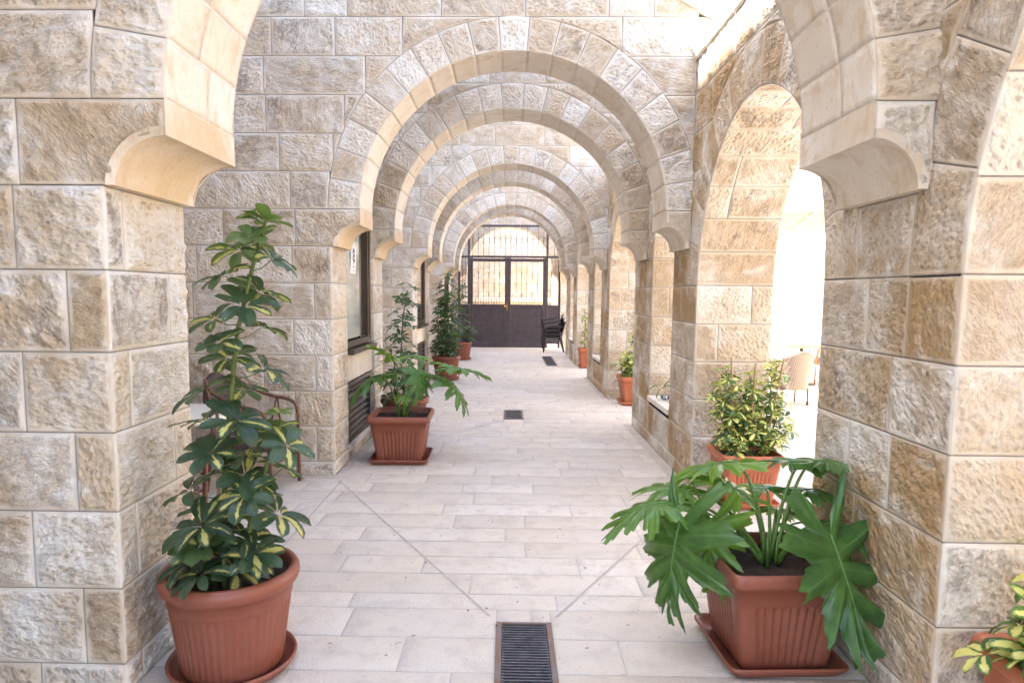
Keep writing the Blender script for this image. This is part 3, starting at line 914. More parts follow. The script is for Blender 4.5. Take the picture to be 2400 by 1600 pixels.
# ---------------------------------------------------------------- paving
def paving():
    mb = MB(); rg = random.Random(12)
    fn, nr = plane((0, 0, 0), (1, 0, 0), (0, 1, 0), (0, 0, 1))
    y = -1.0
    xl, xr = -3.1, 3.2
    holes = [(-.118, .142, 2.47, 3.062), (-.125, .125, 8.25, 8.91), (.755, 1.005, 14.53, 16.74)]
    gridv = []
    while y < 23.5:
        d = rg.choice([.245, .28, .25, .25, .26, .17]) if y < 18 else .25
        y1 = y + d
        res = .09 if y < 5 else .15
        xs = [xl]; x = xl + rg.uniform(-.3, 0)
        while True:
            x += rg.uniform(.45, 1.15)
            if x > xr - .15: break
            if x - xs[-1] > .12: xs.append(x)
        xs.append(xr)
        for a, b in zip(xs[:-1], xs[1:]):
            segs = [(a, b, y, y1)]
            for (h0, h1, g0, g1) in holes:
                ns = []
                for (p, q, r, s) in segs:
                    if q <= h0 or p >= h1 or s <= g0 or r >= g1: ns.append((p, q, r, s)); continue
                    if p < h0: ns.append((p, h0, r, s))
                    if q > h1: ns.append((h1, q, r, s))
                    pp, qq = max(p, h0), min(q, h1)
                    if r < g0: ns.append((pp, qq, r, g0))
                    if s > g1: ns.append((pp, qq, g1, s))
                segs = ns
            r_ = rg.random(); dz = rg.uniform(-.0008, .0008)
            for (p, q, r, s) in segs:
                if q - p < .012 or s - r < .012: continue
                nu = max(1, int((q - p) / res)); nv = 2
                e = .0028
                ua = [0, min(.4, .012 / (q - p))] + [k / nu for k in range(1, nu)] + [1 - min(.4, .012 / (q - p)), 1]
                va = [0, min(.3, .012 / (s - r)), .5, 1 - min(.3, .012 / (s - r)), 1]
                ua = sorted(set(ua))
                U, Vv = np.meshgrid(ua, va, indexing='ij')
                S = p + e + U * (q - p - 2 * e); T = r + e + Vv * (s - r - 2 * e)
                ed = np.minimum(np.minimum(U, 1 - U) * (q - p), np.minimum(Vv, 1 - Vv) * (s - r))
                Z = np.where(ed < .001, -.004, 0) + dz + (fbm(S * 6, T * 6, r_ * 9, 2) - .5) * .003
                V = np.stack([S, T, Z], -1).reshape(-1, 3)
                idx = np.arange(U.size).reshape(U.shape)
                F = [tuple(k) for k in np.stack([idx[:-1, :-1], idx[1:, :-1], idx[1:, 1:], idx[:-1, 1:]], -1).reshape(-1, 4)]
                bk = np.stack([ed, np.full_like(ed, r_), ed * 0, ed * 0], -1).reshape(-1, 4)
                mb.add(V, F, 0, tc=V, bk=bk)
        y = y1
    o = mb.build('paving', [M_PAVER]); tag(o, kind='structure')
    # grout bed under the stones, left open over the drains
    g = MB(); xs = sorted({-3.1, 3.2, *[h[0] for h in holes], *[h[1] for h in holes]}); ys = sorted({-1.0, 23.6, *[h[2] for h in holes], *[h[3] for h in holes]})
    for a, b in zip(xs[:-1], xs[1:]):
        for c, d in zip(ys[:-1], ys[1:]):
            xm, ym = (a + b) / 2, (c + d) / 2
            if any(h[0] < xm < h[1] and h[2] < ym < h[3] for h in holes): continue
            g.add([(a, c, -.0045), (b, c, -.0045), (b, d, -.0045), (a, d, -.0045)], [(0, 1, 2, 3)])
    # cut lines running from pier corners to the drains: cement-filled saw cuts
    def cut(p, q, w=.008):
        p, q = np.array(p), np.array(q); t = (q - p) / np.linalg.norm(q - p); n = np.array([-t[1], t[0]]) * w / 2
        k = max(2, int(np.linalg.norm(q - p) / .25)); V = []
        for i in range(k + 1):
            c = p + (q - p) * i / k; V += [(*(c + n), .0032), (*(c - n), .0032)]
        g.add(V, [(2 * i, 2 * i + 1, 2 * i + 3, 2 * i + 2) for i in range(k)])
    cut((-1.46, 5.42), (-.15, 3.12), .009); cut((1.33, 5.10), (.17, 3.12), .010)
    cut((-1.44, 5.46), (-1.44, 3.1), .012); cut((-.12, 8.22), (-1.45, 6.1)); cut((.13, 8.22), (1.36, 6.35), .008)
    cut((-.14, 8.93), (-1.45, 10.2)); cut((.14, 8.93), (1.36, 10.9)); cut((1.38, 7.85), (1.46, 10.0)); cut((1.36, 12.5), (.99, 14.5)); cut((-1.44, 7.8), (-1.44, 10.2))
    cut((1.36, 12.5), (1.44, 14.6)); cut((1.02, 16.76), (1.3, 18.9)); cut((1.34, 3.15), (1.46, 5.3))
    gg = g.build('paving_joints', [M_GROUT]); tag(gg, kind='structure')
    # cement fillet along the foot of the walls
    c = MB()
    def fil(x0, x1, y0, y1): c.box(((x0 + x1) / 2, (y0 + y1) / 2, 0.0), (x1 - x0, y1 - y0, .012), 0, None, .004)
    fil(XL + .005, XL + .085, 5.56, 7.7); fil(-3.1, XL + .02, 5.49, 5.57); fil(XR - .09, XR - .004, 5.3, 8.0); fil(XR - .07, XR - .004, 10.0, 12.5)
    fil(XL + .005, XL + .08, 10.2, 12.4); fil(XR - .02, 2.0, 5.24, 5.345); fil(XR, 2.0, 9.88, 9.965)
    fo = c.build('cement_fillet', [M_CURB]); tag(fo, kind='structure')
    gt = MB(); rg2 = random.Random(19)
    for k in range(150):
        x, y = rg2.uniform(-1.5, 1.35), 2.2 + 17 * rg2.random() ** 1.3
        if rg2.random() < .45: x = rg2.choice([-1.44, 1.31]) + rg2.gauss(0, .07)
        r = rg2.uniform(.003, .008); a = rg2.uniform(0, 6.28)
        V = [(x + r * math.cos(a + q * 1.257) * rg2.uniform(.5, 1.2), y + r * math.sin(a + q * 1.257) * rg2.uniform(.5, 1.2), .004 + rg2.uniform(0, .003)) for q in range(5)] + [(x, y, .008)]
        gt.add(V, [(q, (q + 1) % 5, 5) for q in range(5)])
    tag(gt.build('grit', [M_SOIL]), 'dark crumbs of soil and grit scattered over the paving', 'grit', kind='stuff')
    # far ground: one sheet to the horizon, a little below the paving
    gr = MB(); gr.add([(-150, -120, -.30), (150, -120, -.30), (150, 200, -.30), (-150, 200, -.30)], [(0, 1, 2, 3)])
    tag(gr.build('ground', [M_GROUT]), kind='structure')
    # sunny courtyard terrace
    cy = MB(); rg = random.Random(4); yy = -6.0
    while yy < 26:
        xs = [3.2]; 
        while xs[-1] < 18: xs.append(xs[-1] + rg.uniform(.7, 1.5))
        for a, b in zip(xs[:-1], xs[1:]):
            r_ = rg.random()
            cy.add([(a + .003, yy + .003, 0), (b - .003, yy + .003, 0), (b - .003, yy + .497, 0), (a + .003, yy + .497, 0)], [(0, 1, 2, 3)], 0, bk=np.tile([.1, r_, 0, 0], (4, 1)))
        yy += .5
    tag(cy.build('courtyard_paving', [M_PAVER]), kind='structure')
    cb = MB(); cb.add([(3.2, -6, -.006), (19, -6, -.006), (19, 26, -.006), (3.2, 26, -.006)], [(0, 1, 2, 3)]); tag(cb.build('courtyard_bed', [M_GROUT]), kind='structure')

def drain(x0, x1, y0, y1, label, rows=1):
    root = empty('floor_drain', ((x0 + x1) / 2, y0, 0), label, 'drain', 'iron floor drains along the passage')
    w, d = x1 - x0, y1 - y0
    f = MB(); t = .026
    f.box((-w / 2 + t / 2, d / 2, -.004), (t, d, .016), 0, None, .002); f.box((w / 2 - t / 2, d / 2, -.004), (t, d, .016), 0, None, .002)
    f.box((0, .008, -.004), (w - 2 * t - .002, .014, .016), 0, None, .002); f.box((0, d - .008, -.004), (w - 2 * t - .002, .014, .016), 0, None, .002)
    if rows > 1: f.box((0, d / 2, -.004), (w - 2 * t - .002, .05, .016), 0, None, .002)
    f.build('frame', M_FRAME, root)
    g = MB(); y = .022
    while y < d - .02:
        g.box((0, y, -.008), (w - 2 * t - .004, .0055, .018)); y += .022
    for sx in (-1, 1): g.box((sx * (w / 2 - t - .006), d / 2, -.010), (.006, d - .03, .012))
    g.build('grate', M_GRATE, root)
    p = MB(); e = .004
    p.box((0, d / 2, -.17), (w - 2 * e, d - 2 * e, .01))
    for sx in (-1, 1): p.box((sx * (w / 2 - e), d / 2, -.09), (.006, d - 2 * e, .155)); p.box((0, d / 2 + sx * (d / 2 - e), -.09), (w - 4 * e, .006, .155))
    p.build('pit', M_PIT, root)

# ---------------------------------------------------------------- gate and what lies behind it
def gate():
    Yg = 19.43
    root = empty('iron_gate', (0, Yg, 0), 'dark brown metal double gate with solid lower panels and wrought iron bars above', 'gate')
    fr = MB()
    def bar(m, x0, x1, z0, z1, dy=.05, y=0, bev=.005): m.box(((x0 + x1) / 2, y, (z0 + z1) / 2), (x1 - x0, dy, z1 - z0), 0, None, bev)
    xo0, xo1 = XL + .005, XR - .005
    bar(fr, xo0, xo0 + .06, 0, 2.62); bar(fr, xo1 - .06, xo1, 0, 2.62)
    bar(fr, -1.25, -1.19, 2.6, 3.43); bar(fr, .985, 1.045, 2.6, 3.43)
    bar(fr, -1.25, 1.045, 3.43, 3.49); bar(fr, xo0 + .06, xo1 - .06, 2.56, 2.62, .055)
    bar(fr, -1.255, -1.19, 0, 2.56, .06); bar(fr, .985, 1.045, 0, 2.56, .06)
    bar(fr, xo0 + .06, -1.255, 1.17, 1.23); bar(fr, 1.045, xo1 - .06, 1.17, 1.23); bar(fr, xo0 + .06, -1.255, .10, .15); bar(fr, 1.045, xo1 - .06, .10, .15)
    fr.build('frame', M_GATE, root)
    def motif(m, x, z, y=0.0, s=1.0):
        m.box((x, y, z), (.020 * s, .014, .15 * s))
        for k in (-1, 1):
            m.tube([(x, y, z + .07 * s), (x + k * .035 * s, y, z + .095 * s), (x + k * .06 * s, y, z + .135 * s)], .005 * s, 5)
        m.tube([(x, y, z + .06 * s), (x, y, z + .14 * s)], [.009 * s, .003], 5)
    def leaf(x0, x1, ph, handle):
        d = empty('door_leaf', (0, 0, 0)); d.parent = root
        m = MB(); st = .085
        if ph == 0: bar(m, x1 - .012, x1 + .018, .006, 2.55, .012, .032, 0)     # meeting strip behind the joint
        bar(m, x0, x0 + st, .004, 2.555); bar(m, x1 - st, x1, .004, 2.555)
        bar(m, x0 + st, x1 - st, 2.45, 2.54); bar(m, x0 + st, x1 - st, 1.15, 1.24); bar(m, x0 + st, x1 - st, .004, .13)
        m.build('frame', M_GATE, d)
        p = MB(); bar(p, x0 + st + .002, x1 - st - .002, .13, 1.15, .012, 0, 0)
        for (a, b, c, e) in ((x0 + st, x0 + st + .018, .13, 1.15), (x1 - st - .018, x1 - st, .13, 1.15), (x0 + st + .02, x1 - st - .02, .13, .148), (x0 + st + .02, x1 - st - .02, 1.132, 1.15)):
            bar(p, a, b, c, e, .03, -.006, .003)
        p.build('panel', M_GATE, d)
        g = MB(); n = 6; w = (x1 - x0 - 2 * st)
        for k in range(1, n):
            x = x0 + st + w * k / n
            g.tube([(x, 0, 1.24), (x, 0, 2.45)], .0065, 6)
            q = (k + ph) % 2
            for z in ((2.05, 1.46) if q else (1.74,)): motif(g, x, z)
        for k in range(2 * n - 1):
            x = x0 + st + w * (k + 1) / (2 * n); motif(g, x, 1.33, 0, .75)
            if k % 2 == 0: g.tube([(x, 0, 1.24), (x, 0, 1.36)], .005, 5)
        g.box(((x0 + x1) / 2, 0, 1.295), (w - .004, .008, .010))
        g.build('grille', M_IRON, d)
        hx = x0 + st + .0 if handle > 0 else x1 - st
        return d
    d1 = leaf(-1.188, -.1055, 0, 0); d2 = leaf(-.1025, .983, 1, 1)
    h = MB(); h.box((-.125, -.033, 1.16), (.028, .012, .20), 0, None, .003); h.tube([(-.125, -.04, 1.18), (-.125, -.085, 1.18), (-.20, -.09, 1.18)], .009, 8)
    h.build('handle', M_BRASS, d1)
    for z in (.28, 1.55, 2.35):
        for x in (-1.19, .985):
            hm = MB(); hm.tube([(x, -.045, z - .06), (x, -.045, z + .06)], .016, 8); hm.build('hinge', M_GATE, root)
    for (a, b) in ((xo0 + .06, -1.255), (1.045, xo1 - .06)):
        sp = MB(); bar(sp, a + .002, b - .002, .15, 1.17, .012, 0, 0)
        sp.build('side_panel', M_GATE, root)
    gr = MB(); n = 14
    for k in range(n):
        x = -1.19 + (2.175) * (k + .5) / n
        gr.tube([(x, 0, 2.62), (x, 0, 3.43)], .0065, 6); motif(gr, x, 3.03)
    for (a, b) in ((xo0 + .06, -1.255), (1.045, xo1 - .06)):
        for k in (1, 2):
            x = a + (b - a) * k / 3; gr.tube([(x, 0, 1.23), (x, 0, 2.56)], .0065, 6)
            if k == 1: motif(gr, x, 1.50); motif(gr, x, 2.1)
        gr.tube([(a, 0, 1.30), (b, 0, 1.30)], .005, 5)
    for x in (-1.40, 1.22): gr.tube([(x, 0, 2.62), (x, 0, 3.1)], .0065, 6)
    gr.build('top_grille', M_IRON, root)
    # end wall beyond
    e = MB(); rg = random.Random(77)
    blocks_wall(e, (-3.2, 23.5, -.2), (1, 0, 0), (0, -1, 0), 8.0, 5.2, .09, rg, .05)
    ew = empty('end_wall', (0, 0, 0), 'sunlit pale stone wall closing the view behind the iron gate', 'wall')
    e.build('wall', [M_STONE, M_MORTAR], ew)
    l = MB(); l.box((.8, 23.42, 1.33), (7.9, .22, .14), 0, None, .01); l.build('ledge', M_SMOOTH, ew)

# ---------------------------------------------------------------- pots
def round_section(n):
    a = np.arange(n) * 2 * math.pi / n
    return np.cos(a), np.sin(a), None
def square_section(per=64, rc=.16):
    """unit square outline with rounded corners; returns x, y and the flute weight"""
    X, Y, Wt = [], [], []
    for k in range(4):
        c, s = math.cos(k * math.pi / 2), math.sin(k * math.pi / 2)
        pts = []
        for t in np.linspace(-(1 - rc), 1 - rc, per): pts.append((1.0, t, 1.0 if abs(t) < .66 else 0.0, t))
        for a in (22.5, 45, 67.5):
            r = math.radians(a); pts.append((1 - rc + rc * math.cos(r), 1 - rc + rc * math.sin(r), 0.0, 0))
        for (x, y, w, t) in pts:
            X.append(c * x - s * y); Y.append(s * x + c * y)
            Wt.append(w * max(0, math.sin(t / .66 * math.pi * 8.5 + math.pi / 2)) ** .5 if w else 0.0)
    return np.array(X), np.array(Y), np.array(Wt)
def loft(mb, sec, prof, flute=None, aspect=(1, 1)):
    """prof: list of (half size, z, flute depth)"""
    X, Y, Wt = sec; n = len(X); V = []
    for (r, z, fd) in prof:
        if Wt is not None: k = 1 - fd * Wt / max(r, .01)
        else:
            a = np.arange(n); k = 1 - fd * (0.5 + .5 * np.cos(a * math.pi * 2 / 4.0)) / max(r, .01) if fd else np.ones(n)
        V.append(np.stack([X * r * k * aspect[0], Y * r * k * aspect[1], np.full(n, z)], -1))
    V = np.concatenate(V); F = []
    for i in range(len(prof) - 1):
        for j in range(n):
            a, b = i * n + j, i * n + (j + 1) % n
            F.append((a, b, b + n, a + n))
    mb.add(V, F, 0)
    return n
def make_pot(parent, kind, R, H, mat, rz=0.0, aspect=(1, 1)):
    sec = round_section(192) if kind == 'round' else square_section()
    b = R * (.72 if kind == 'round' else .70)
    m = MB(); fd = .006 if kind == 'round' else .008
    zr = H - .075 if kind == 'round' else H - .062
    def wall(z): return b + (R * .90 - b) * (z / zr)
    t0, t1 = .035, zr * (.86 if kind == 'round' else .80)
    prof = [(.001, .012, 0), (b * .96, .012, 0), (b, .022, 0), (wall(t0), t0, 0), (wall(t0 + .02), t0 + .02, fd)]
    prof += [(wall(z), z, fd) for z in np.linspace(t0 + .03, t1 - .025, 6)]
    prof += [(wall(t1 - .008), t1 - .008, fd), (wall(t1) + .001, t1, 0), (wall(t1) + .003, t1 + .004, 0), (wall(zr) , zr, 0)]
    if kind == 'round':
        prof += [(R * .93, zr + .004, 0), (R * .975, zr + .015, 0), (R, zr + .035, 0), (R * .992, zr + .056, 0), (R * .955, zr + .072, 0), (R * .91, H, 0), (R * .875, H - .008, 0), (R * .865, H - .03, 0), (R * .80, H - .14, 0)]
    else:
        prof += [(R * .95, zr + .001, 0), (R * .985, zr + .006, 0), (R, zr + .016, 0), (R * .995, zr + .044, 0), (R * .975, H - .006, 0), (R * .945, H, 0), (R * .90, H - .006, 0), (R * .885, H - .02, 0), (R * .80, H - .15, 0)]
    loft(m, sec, prof, aspect=aspect)
    o = m.build('pot', mat, parent); o.rotation_euler.z = rz
    s = MB(); rs = b * (1.30 if kind == 'round' else 1.36)
    loft(s, sec, [(.001, .003, 0), (rs * .86, .003, 0), (rs * .90, .008, 0), (rs * .98, .034, 0), (rs * 1.0, .045, 0), (rs * .985, .052, 0), (rs * .955, .050, 0), (rs * .93, .038, 0), (rs * .86, .011, 0), (.001, .011, 0)], aspect=aspect)
    so_ = s.build('saucer', mat, parent); so_.rotation_euler.z = rz
    # soil, lumpy
    q = MB(); n = len(sec[0]); rr = [.001] + list(np.linspace(.12, .862, 10)); V = []
    for k, f in enumerate(rr):
        x, y = sec[0] * R * f * aspect[0], sec[1] * R * f * aspect[1]
        V.append(np.stack([x, y, H - .055 + (fbm(x * 30, y * 30, x * 0 + R * 7, 3) - .5) * .035], -1))
    V = np.concatenate(V); F = [(i * n + j, i * n + (j + 1) % n, (i + 1) * n + (j + 1) % n, (i + 1) * n + j) for i in range(len(rr) - 1) for j in range(n)]
    q.add(V, F, 0); so2 = q.build('soil', M_SOIL, parent); so2.rotation_euler.z = rz

# ---------------------------------------------------------------- foliage
def vunit(v): v = np.array(v, float); return v / (np.linalg.norm(v) + 1e-9)
def leaflet(mb, base, d, up, L, W, droop, rnd, young=0.0, ns=6, blunt=.5):
    d = vunit(d); side = vunit(np.cross(d, up)); nrm = vunit(np.cross(side, d))
    us = np.linspace(0, 1, ns + 1)
    V, B, T = [], [], []
    p = np.array(base, float); ang = 0
    cur = d.copy(); step = L / ns
    rr = (rnd * 7.7) % 1
    for i, u in enumerate(us):
        w = W * (u ** .75) * max(0, 1 - u) ** blunt * 1.75 if 0 < u < 1 else (.02 * W)
        fold = .22
        for v in (-1, -.5, 0, .5, 1):
            off = side * (v * w * .5) + nrm_cur(nrm, cur, side) * (abs(v) * w * fold * .5 + .012 * L * math.sin(u * 9 + v * 3 + rr * 20) * abs(v))
            V.append(p + off); B.append((u, abs(v), rnd, young)); T.append((u * L + rr * 30, v * w * .5, rr * 50))
        c, s = math.cos(droop / ns), math.sin(droop / ns)
        up2 = nrm_cur(nrm, cur, side)
        cur = vunit(cur * c - up2 * s)
        p = p + cur * step
    F = [(i * 5 + k, i * 5 + k + 1, (i + 1) * 5 + k + 1, (i + 1) * 5 + k) for i in range(ns) for k in range(4)]
    mb.add(V, F, 0, tc=T, bk=B)
def nrm_cur(n, cur, side): return np.cross(side, cur)

def rosette(mb, rg, pos, axis, n, L, W, young=0.0, ns=6, spread=1.25, droop=.7):
    axis = vunit(axis); a = np.array([1, 0, 0]) if abs(axis[0]) < .8 else np.array([0, 1, 0])
    e1 = vunit(np.cross(axis, a)); e2 = np.cross(axis, e1); ph = rg.uniform(0, 6.28)
    for k in range(n):
        an = ph + 2 * math.pi * (k + rg.uniform(-.15, .15)) / n
        t = spread * rg.uniform(.85, 1.12)
        d = math.cos(t) * axis + math.sin(t) * (math.cos(an) * e1 + math.sin(an) * e2)
        l = L * rg.uniform(.78, 1.1)
        leaflet(mb, pos + d * L * .10, d, axis + .01, l, W * l / L * rg.uniform(.85, 1.1), droop * rg.uniform(.5, 1.4), rg.random(), young, ns)

def umbrella_plant(parent, rg, stems, mat_leaf, L=.13, W=.052, petiole=.14, spacing=.05, n=8, ns=6, radius=lambda h: 1.0, stake=None, woody=M_WOODY, hstart=.05, toplight=.2, ysel=0):
    """stems: list of polylines in the plant's frame"""
    lf, st = MB(), MB()
    for pl in stems:
        pl = [np.array(p, float) for p in pl]
        st.tube(pl, [.011 * L / .13 * (1 - .5 * i / (len(pl) - 1)) for i in range(len(pl))], 7)
        seg = [np.linalg.norm(b - a) for a, b in zip(pl[:-1], pl[1:])]; tot = sum(seg)
        s = hstart * 1.0; g = rg.uniform(0, 6.28)
        while s <= tot:
            q = s; i = 0
            while i < len(seg) - 1 and q > seg[i]: q -= seg[i]; i += 1
            p = pl[i] + (pl[i + 1] - pl[i]) * min(1, q / seg[i])
            h = s / tot; g += 2.4 + rg.uniform(-.3, .3)
            rad = radius(h) * rg.uniform(.75, 1.2)
            el = rg.uniform(.1, .55) if h < .93 else rg.uniform(.7, 1.2)
            d = np.array([math.cos(g) * math.cos(el), math.sin(g) * math.cos(el), math.sin(el)])
            e = p + d * petiole * rad
            mid = p + d * petiole * rad * .5 + np.array([0, 0, -.01])
            st.tube([p, mid, e], [.0028, .0022, .002], 5, cap=False)
            ax = vunit(d * .75 + np.array([0, 0, .9]))
            y = 1.0 if h > 1 - toplight * .35 else max(0, (h - (1 - toplight)) / toplight) * .6
            rosette(lf, rg, e, ax, n + rg.choice([-1, 0, 0, 1]), L * (.55 if h > .97 else 1) * rg.uniform(.8, 1.1) * (radius(h) ** .3), W * (.6 if h > .97 else 1), young=y * rg.uniform(.4, 1), ns=ns, droop=.75 if h < .9 else .4)
            s += spacing * rg.uniform(.7, 1.3)
    st.build('stem', woody, parent)
    lf.build('foliage', mat_leaf, parent, attr='lf')

def philo_leaf(mb, base, d, up, L, rg, lobes=6, droop=.8, cup=.10, young=0.0, wid=1.0):
    """deeply lobed blade; base = where the stalk meets it, d = towards the tip"""
    d = vunit(d); side = vunit(np.cross(d, up)); nrm = vunit(np.cross(side, d)); rnd = rg.random(); seed = rg.random() * 50
    nS, nR = 132, 10
    for sg in (-1, 1):
        s0 = np.linspace(0, 1, nS)
        ph = lobes * s0 + .35 + .10 * sg                       # lobe phase
        fr = ph - np.floor(ph); lid = np.floor(ph)
        lobe = np.sin(np.pi * fr) ** .60                       # rounded lobes, sharp sinuses
        depth = .72 - .20 * s0
        j1 = _h(lid.astype(np.int64), lid.astype(np.int64) * 0 + int(sg + 2), lid.astype(np.int64) * 0, int(seed * 100))
        env = (.54 + .10 * np.sin(np.pi * s0 * .9) - .14 * s0) * (.86 + .28 * j1) * wid
        R = L * env * (1 - depth + depth * lobe)
        R *= 1 + .07 * np.sin(fr * np.pi * 5 + seed) * (lobe > .45) + .035 * np.sin(fr * np.pi * 11 + seed * 3) * (lobe > .3)
        R[0] *= .55; R[1] *= .8
        ang = math.radians(142) * (1 - s0) ** 1.15 + math.radians(4) * (1 - s0) + (fr - .5) * .16 * (s0 < .93)
        mid = L * .60 * s0
        r = np.linspace(0, 1, nR)
        if sg == 1:
            mp = np.linspace(0, .62 * L, 14); zz = -droop * .55 * (mp / L) ** 2 * L
            mb.tube([np.array(base) + d * (q * (1 - .22 * droop * q / L)) + nrm * (z_ + .0015) for q, z_ in zip(mp, zz)], [.0042 * L / .4 * (1 - .7 * k / 13) for k in range(14)], 6, bk=np.tile([.3, 0., .6, .4], (14 * 6, 1)))
        X = mid[:, None] + (R * np.cos(ang))[:, None] * r * (1 + .10 * r)
        Y = (R * np.sin(ang))[:, None] * r
        fold = np.cos(np.pi * fr)[:, None] ** 2
        Z = -.065 * L * fold * r * (1 - .4 * r) + .050 * L * np.sin(ph[:, None] * 6.3 + seed + r * 3) * r ** 2 + cup * np.minimum(np.abs(Y), .25 * L)
        Z -= droop * .55 * (np.maximum(X, 0) / L) ** 2 * L + droop * .85 * (np.abs(Y) / L) ** 2 * L
        Xc = X * (1 - .22 * droop * np.maximum(X, 0) / L); Yc = Y * (1 - .35 * droop * np.abs(Y) / L)
        P = np.array(base) + Xc[..., None] * d + (sg * Yc)[..., None] * side + Z[..., None] * nrm
        vv = np.abs(fr - .5)[:, None] * 2 * np.ones_like(r); vv = np.minimum(vv, r * 2.2 + 0 * vv)
        B = np.stack([.3 + 0 * vv, vv, rnd * .6 + .4 * (1 - r) + 0 * vv, young * (.4 + .6 * r) + 0 * vv], -1)
        T = np.stack([X + seed, Y, 0 * X + rnd * 9], -1)
        idx = np.arange(nS * nR).reshape(nS, nR)
        F = [tuple(q) for q in np.stack([idx[:-1, :-1], idx[1:, :-1], idx[1:, 1:], idx[:-1, 1:]], -1).reshape(-1, 4)]
        mb.add(P.reshape(-1, 3), F, 0, tc=T.reshape(-1, 3), bk=B.reshape(-1, 4))
def philodendron(parent, rg, leaves, soil_z):
    """leaves: (root xy, attach point, tip direction, size, droop)"""
    lf, st = MB(), MB()
    for (rx, ry, at, tip, L, droop, young) in leaves:
        at = np.array(at, float); r = np.array([rx, ry, soil_z])
        h = at[2] - soil_z; hz = np.linalg.norm((at - r)[:2])
        c1 = r + np.array([(at - r)[0] * .18, (at - r)[1] * .18, h * .45 + .02]); c2 = r + np.array([(at - r)[0] * .6, (at - r)[1] * .6, h * .92 + .05 * hz + .02])
        P = []
        for t in np.linspace(0, 1, 12):
            P.append((1 - t) ** 3 * r + 3 * (1 - t) ** 2 * t * c1 + 3 * (1 - t) * t * t * c2 + t ** 3 * at)
        st.tube(P, [.010 - .005 * i / 11 for i in range(12)], 8)
        up = np.array([0, 0, 1.]) + vunit((at - r) * np.array([1, 1, 0])) * .15
        tipd = np.array(tip, float)
        philo_leaf(lf, at, tipd, up, L, rg, lobes=rg.choice([5, 5, 6]), droop=droop, young=young)
    for k in range(5):
        a = rg.uniform(0, 6.28); b = rg.uniform(.02, .05)
        st.tube([(math.cos(a) * b, math.sin(a) * b, soil_z - .02), (math.cos(a) * b * 1.3, math.sin(a) * b * 1.3, soil_z + rg.uniform(.06, .16))], [.010, .003], 7)
    st.build('stem', M_PETIOLE, parent)
    lf.build('foliage', M_PHILO, parent, attr='lf')

def stakes(parent, lst):
    for p in lst:
        m = MB(); n = 9; a, b = np.array(p[0], float), np.array(p[1], float)
        P = [a + (b - a) * k / (n - 1) for k in range(n)]
        m.tube(P, [.0065 + (.0015 if k % 3 == 1 else 0) for k in range(n)], 8)
        m.build('stake', M_BAMBOO, parent)

